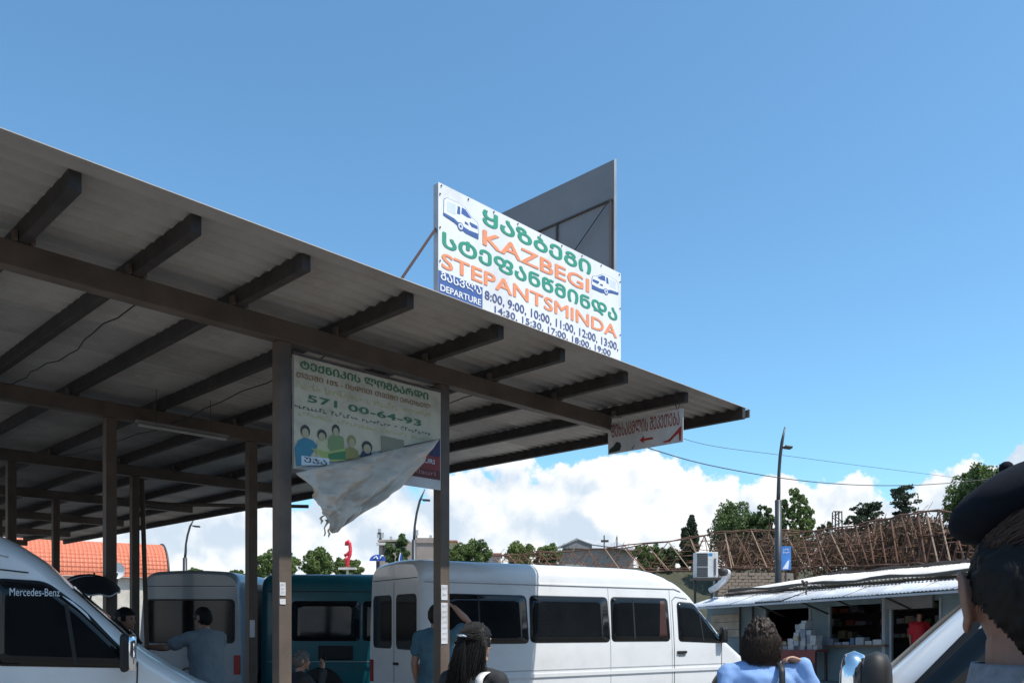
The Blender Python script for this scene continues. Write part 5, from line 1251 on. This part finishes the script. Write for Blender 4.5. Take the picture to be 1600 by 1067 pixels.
def tuft(rnd, i, n):
    a = rnd.uniform(math.pi * .95, math.pi * 2.05); t = rnd.uniform(.55, 1.35); d = Vector((math.cos(a) * math.cos(t), math.sin(a) * math.cos(t), math.sin(t))); p = hc + Vector((d.x * .090, d.y * .112, d.z * .130)); sw_ = Vector((.9 + rnd.uniform(-.25, .25), -.45, .35 + rnd.uniform(-.25, .25))).normalized(); L_ = rnd.uniform(.03, .06)
    return [p - d * .004, p + d * .007 + sw_ * L_ * .35, p + d * .008 + sw_ * L_ * .7, p + d * .002 + sw_ * L_]
b = strands(tuft, 4500, 15, .0005); p1.fin(b).build('hair_tuft', mat('hair_lit_brown', (.05, .03, .022), .4, var=.4, vs=40), p1.root, True)
m_cap = mat('cap_navy', (.004, .006, .011), .9, var=.3, vs=40, bump=.05, bs=200, spec=.2)
def cap_at(a, rr, zt):                 # flat cap, tilted down to the left of the picture
    v_ = Vector((math.cos(a) * rr * 1.0, math.sin(a) * rr * 1.02, zt)); Mx = Matrix.Rotation(R(-25), 3, 'Y') @ Matrix.Rotation(R(-3), 3, 'X')
    return hc + Vector((-.004, .050, .150)) + Mx @ v_
prof = [(.070, -.034), (.085, -.032), (.104, -.018), (.114, .0), (.113, .014), (.100, .032), (.072, .047), (.036, .056), (.008, .059)]
b = MB(); b.rings([[cap_at(2 * math.pi * k / 40, r_ * (1 + .02 * math.sin(2 * math.pi * k / 5)), z_) for k in range(40)] for r_, z_ in prof]); cp = p1.fin(b).build('cap', m_cap, p1.root, True)
b = MB(); b.ball(cap_at(0, 0, .062), .011, 12, 8); p1.fin(b).build('button', m_cap, cp, True)
# --- woman in the light blue jacket
m_blue = mat('light_blue_cotton', (.20, .34, .62), .8, var=.12, vs=6, bump=.15, bs=150)
p2 = Person('woman in a light blue jacket with black shoulder strap seen from behind', G(1190, 5.0), (.12, 1), 1.66, m_skin, {1: ((.34, -.02, 1.24), (.25, -.03, 1.50), ((-.75, -.1, .25), (-.2, -.3, -.9), .9))}, .008, 0, 0, 1.08)
p2.body(); p2.trousers(m_jean); p2.top(m_blue, 'jacket', .032, 1.0, .84, .03, .011, .012, 1); p2.scalp(m_hairb, .022, .05, 'hair', 2, .012)
hc2 = p2.hc
def bob(rnd, i, n):
    a = math.pi * 1.5 + rnd.uniform(-1.9, 1.9); t = rnd.uniform(.0, 1.3); d = Vector((math.cos(a) * math.cos(t), math.sin(a) * math.cos(t), math.sin(t))); p = hc2 + Vector((d.x * .098, d.y * .118, d.z * .138))
    out_ = [p]; end = rnd.uniform(-.17, -.10); m = 8; ph = rnd.uniform(0, 6)
    for j in range(1, m + 1):
        f = j / m; z = p.z + (hc2.z + end - p.z) * f; rr = 1.0 + .22 * math.sin(min(1, f * 1.15) * math.pi * .8); ang_ = a + .22 * math.sin(f * 6 + ph)
        rad_ = max(.098 * math.cos(t), .098 * min(1, .35 + f * 1.2)) * rr
        out_.append(Vector((hc2.x + math.cos(ang_) * rad_ * 1.02, hc2.y + math.sin(ang_) * rad_ * 1.2, z)) + Vector((rnd.uniform(-.008, .008), rnd.uniform(-.008, .008), rnd.uniform(-.006, .006))))
    return out_
b = strands(bob, 2200, 6, .0017); p2.fin(b).build('hair_strands', m_hairb, p2.root, True)
def strap(person, x, m, name, w=.016, g=.075, z_end=1.0, cross=0.0, dz=0.0, dy=1.0):
    b = MB(); pts = []
    for k in range(17):
        t = k / 16; a = math.pi * t; pts.append(Vector((x + cross * abs(t - .5), .155 * math.cos(a) * (1.05), 0)))
        z = 1.475 - .035 * (1 - math.sin(a)) if .25 < t < .75 else 1.0
        y = .16 * math.cos(a)
        if t <= .25: z = z_end + (1.445 - z_end) * (t / .25); y = .165
        elif t >= .75: z = 1.445 - (1.445 - z_end) * ((t - .75) / .25); y = -.165
        else:
            u = (t - .25) / .5; y = .165 * math.cos(math.pi * u); z = 1.445 + .055 * math.sin(math.pi * u)
        pts[-1] = Vector((x + cross * (1 if t > .5 else -1) * abs(t - .5), y * dy, z + dz))
    rows = [[p + Vector((s_ * w, 0, 0)) for p in pts] for s_ in (-1, 1)]
    b.grid(rows); o = person.fin(b).build(name, m, person.root, True); so_ = o.modifiers.new('t', 'SOLIDIFY'); so_.thickness = .006; so_.offset = 0; return o
strap(p2, .095, m_black, 'bag_strap', .018)
bag = MB(); bag.box((.20, -.04, .86), (.05, 0, 0), (0, .13, 0), (0, 0, .12)); p2.fin(bag).build('bag', m_black, p2.root, bevel=.03)
# --- woman with long black hair
m_blk = mat('black_top', (.012, .013, .015), .8, var=.2, vs=10)
p3 = Person('woman with long black hair and a white bag strap over a black top', G(740, 4.75), (.45, .9), 1.64, m_skin, None, .009, -.35, 0, .9)
p3.body(); p3.trousers(m_jean); p3.top(m_blk, 'top', .018, .45, .9, .01, .011, .005); p3.scalp(m_hairk, .014, .045, 'hair', 4, .006)
hc3 = p3.hc
def longh(rnd, i, n):
    half = i < n * .45
    a = math.pi * 1.5 + rnd.uniform(-1.75, 1.75); t = rnd.uniform(-.1, 1.35); d = Vector((math.cos(a) * math.cos(t), math.sin(a) * math.cos(t), math.sin(t))); p = hc3 + Vector((d.x * .09, d.y * .112, d.z * .130))
    clip = hc3 + Vector((-.02, -.125, .045)); end = hc3.z - rnd.uniform(.30, .44); m = 11; out_ = [p]; ph = rnd.uniform(0, 6); off = Vector((rnd.uniform(-.10, .08), rnd.uniform(-.03, .02), 0))
    for j in range(1, m + 1):
        f = j / m
        if half and d.z > .1:
            if f < .3: q = p.lerp(clip + off * .1, f / .3) + d * .012 * math.sin(f / .3 * math.pi)
            else: g_ = (f - .3) / .7; q = clip + off * (.1 + .8 * g_) + Vector((-.03 * g_, -.02 * math.sin(g_ * 3), (end - clip.z) * g_))
        else:
            q = Vector((p.x * (1 + .15 * math.sin(f * 3)) + off.x * .5 * f - .03 * f, min(p.y, -.03) * (1 + .15 * f) - .04 * f, p.z + (end - p.z) * f)) if d.y < .2 else p.lerp(Vector((p.x * 1.1, -.09, end)), f)
        out_.append(q + Vector((.011 * math.sin(f * 7 + ph), .008 * math.cos(f * 6 + ph), 0)))
    return out_
b = strands(longh, 2200, 8, .0017); p3.fin(b).build('hair_strands', m_hairk, p3.root, True)
b = MB(); b.tube([hc3 + Vector((-.05, -.135, .05)), hc3 + Vector((-.02, -.15, .052)), hc3 + Vector((.015, -.137, .045))], [.006, .010, .006], 8); p3.fin(b).build('hair_clip', m_chrome, p3.root, True)
strap(p3, .115, mat('white_strap', (.62, .60, .58), .7), 'bag_strap', .024, dz=-.022, dy=.86)
# --- person in teal denim behind the post, hand raised to the head
m_teald = mat('teal_denim', (.055, .125, .165), .8, var=.25, vs=5)
p4 = Person('person in a teal denim shirt raising an arm behind the notice post', G(681, 9.35), (.25, .95), 1.84, m_skint, {1: ((.40, .12, 1.62), (.22, .08, 1.80), ((-.7, .2, .35), (-.3, 0, -1), .7))}, .010)
p4.arm[1] = [(.19, 0, 1.43), (.37, .05, 1.56), (.20, .02, 1.74)]
p4.body(); p4.trousers(m_jean); p4.top(m_teald, 'shirt', .03, .55, .86, .02, .012, .010); p4.scalp(m_hairb, .014, .05, 'hair', 5)
# --- man in the grey T-shirt leaning over the van
m_grey = mat('grey_blue_shirt', (.20, .235, .26), .85, var=.1, vs=4, bump=.1, bs=120)
p5 = Person('man in a grey blue T-shirt reaching an arm towards the white van', G(325, 9.45), (-.8, .6), 1.82, m_skint, {-1: ((-.36, .20, 1.34), (-.42, .44, 1.37), ((-.3, 1, -.05), (0, -.2, -1), .3)), 1: ((.24, .22, 1.16), (.10, .42, 1.12), ((-.5, .8, 0), (0, 0, -1), .5))}, .010, .2, .10)
p5.body(); p5.trousers(m_jean); p5.top(m_grey, 'shirt', .035, .62, .84, .03, .012, .012); p5.scalp(m_hairk, .008, .06, 'hair', 6, .004)
# --- man behind the left van
p6 = Person('dark haired man standing behind the windscreen of the white van', G(192, 9.15), (1, -.1), 1.80, m_skint, None, .011)
p6.body(); p6.trousers(m_jean); p6.top(mat('brown_shirt', (.06, .045, .04), .85), 'shirt', .03, .6, .86, .02, .014, .01); p6.scalp(m_hairk, .012, .045, 'hair', 7)
# --- short person holding a phone
p7 = Person('short dark haired person lifting a phone beside the brown post', G(468, 8.2), (.8, .6), 1.36, m_skint, {1: ((.22, .16, 1.22), (.11, .27, 1.52), ((-.1, .1, 1), (0, -1, .1), .6))}, .009)
p7.body(); p7.trousers(m_jean); p7.top(m_blk, 'shirt', .03, 1.0, .86, .02, .012, .01); p7.scalp(mat('hair_greyish', (.09, .075, .065), .65, var=.4, vs=30), .016, .05, 'hair', 8, .01)
b = MB(); wv = Vector((.11, .27, 1.52)); b.box(wv + Vector((-.015, .012, .11)), (.036, .01, 0), (-.001, .004, 0), (0, .012, .072)); p7.fin(b).build('phone', m_glass, p7.root, bevel=.004)
# --- person in red at the stall
p8 = Person('person in a bright red top standing in the dark stall', S(tpx(1418), 1.75, 0), (-.3, -.95), 1.68, m_skin, None, .016)
p8.body(); p8.trousers(m_blk); p8.top(mat('bright_red', (.55, .02, .03), .7), 'top', .035, .8, .8, .03, .016, .008); p8.scalp(m_hairb, .02, .05, 'hair', 9)
# --- black umbrella with pale piping near the left van
um = empty('black_umbrella', G(150, 9.7), 'black umbrella with pale piping tilted behind the white van', 'umbrella')
uc = P(146, 905, 9.7); rows = []
Mr = Matrix.Rotation(R(16), 3, 'Y') @ Matrix.Rotation(R(14), 3, 'X')
for i in range(9):
    t = i / 8 * 1.05; rows.append([uc + Mr @ Vector((.34 * math.sin(t) * math.cos(a), .34 * math.sin(t) * math.sin(a), .26 * math.cos(t) - .22 + .012 * math.cos(a * 8) * t * t)) for a in [2 * math.pi * k / 48 for k in range(49)]])
b = MB(); b.grid(rows); o = b.build('canopy', m_blk, um, True); so_ = o.modifiers.new('t', 'SOLIDIFY'); so_.thickness = .004
b = MB(); b.tube(rows[-1], .009, 6); b.build('piping', p_pale, um, True)
b = MB(); b.tube([r_[30] + (r_[30] - uc) * .02 for r_ in rows], .007, 6); b.build('piping', p_pale, um, True)
b = MB(); b.tube([uc + Mr @ Vector((0, 0, .08)), uc + Mr @ Vector((0, 0, -.5)), Vector((uc.x - .25, uc.y, 0.0))], .012, 8); b.build('shaft', m_bar, um, True)
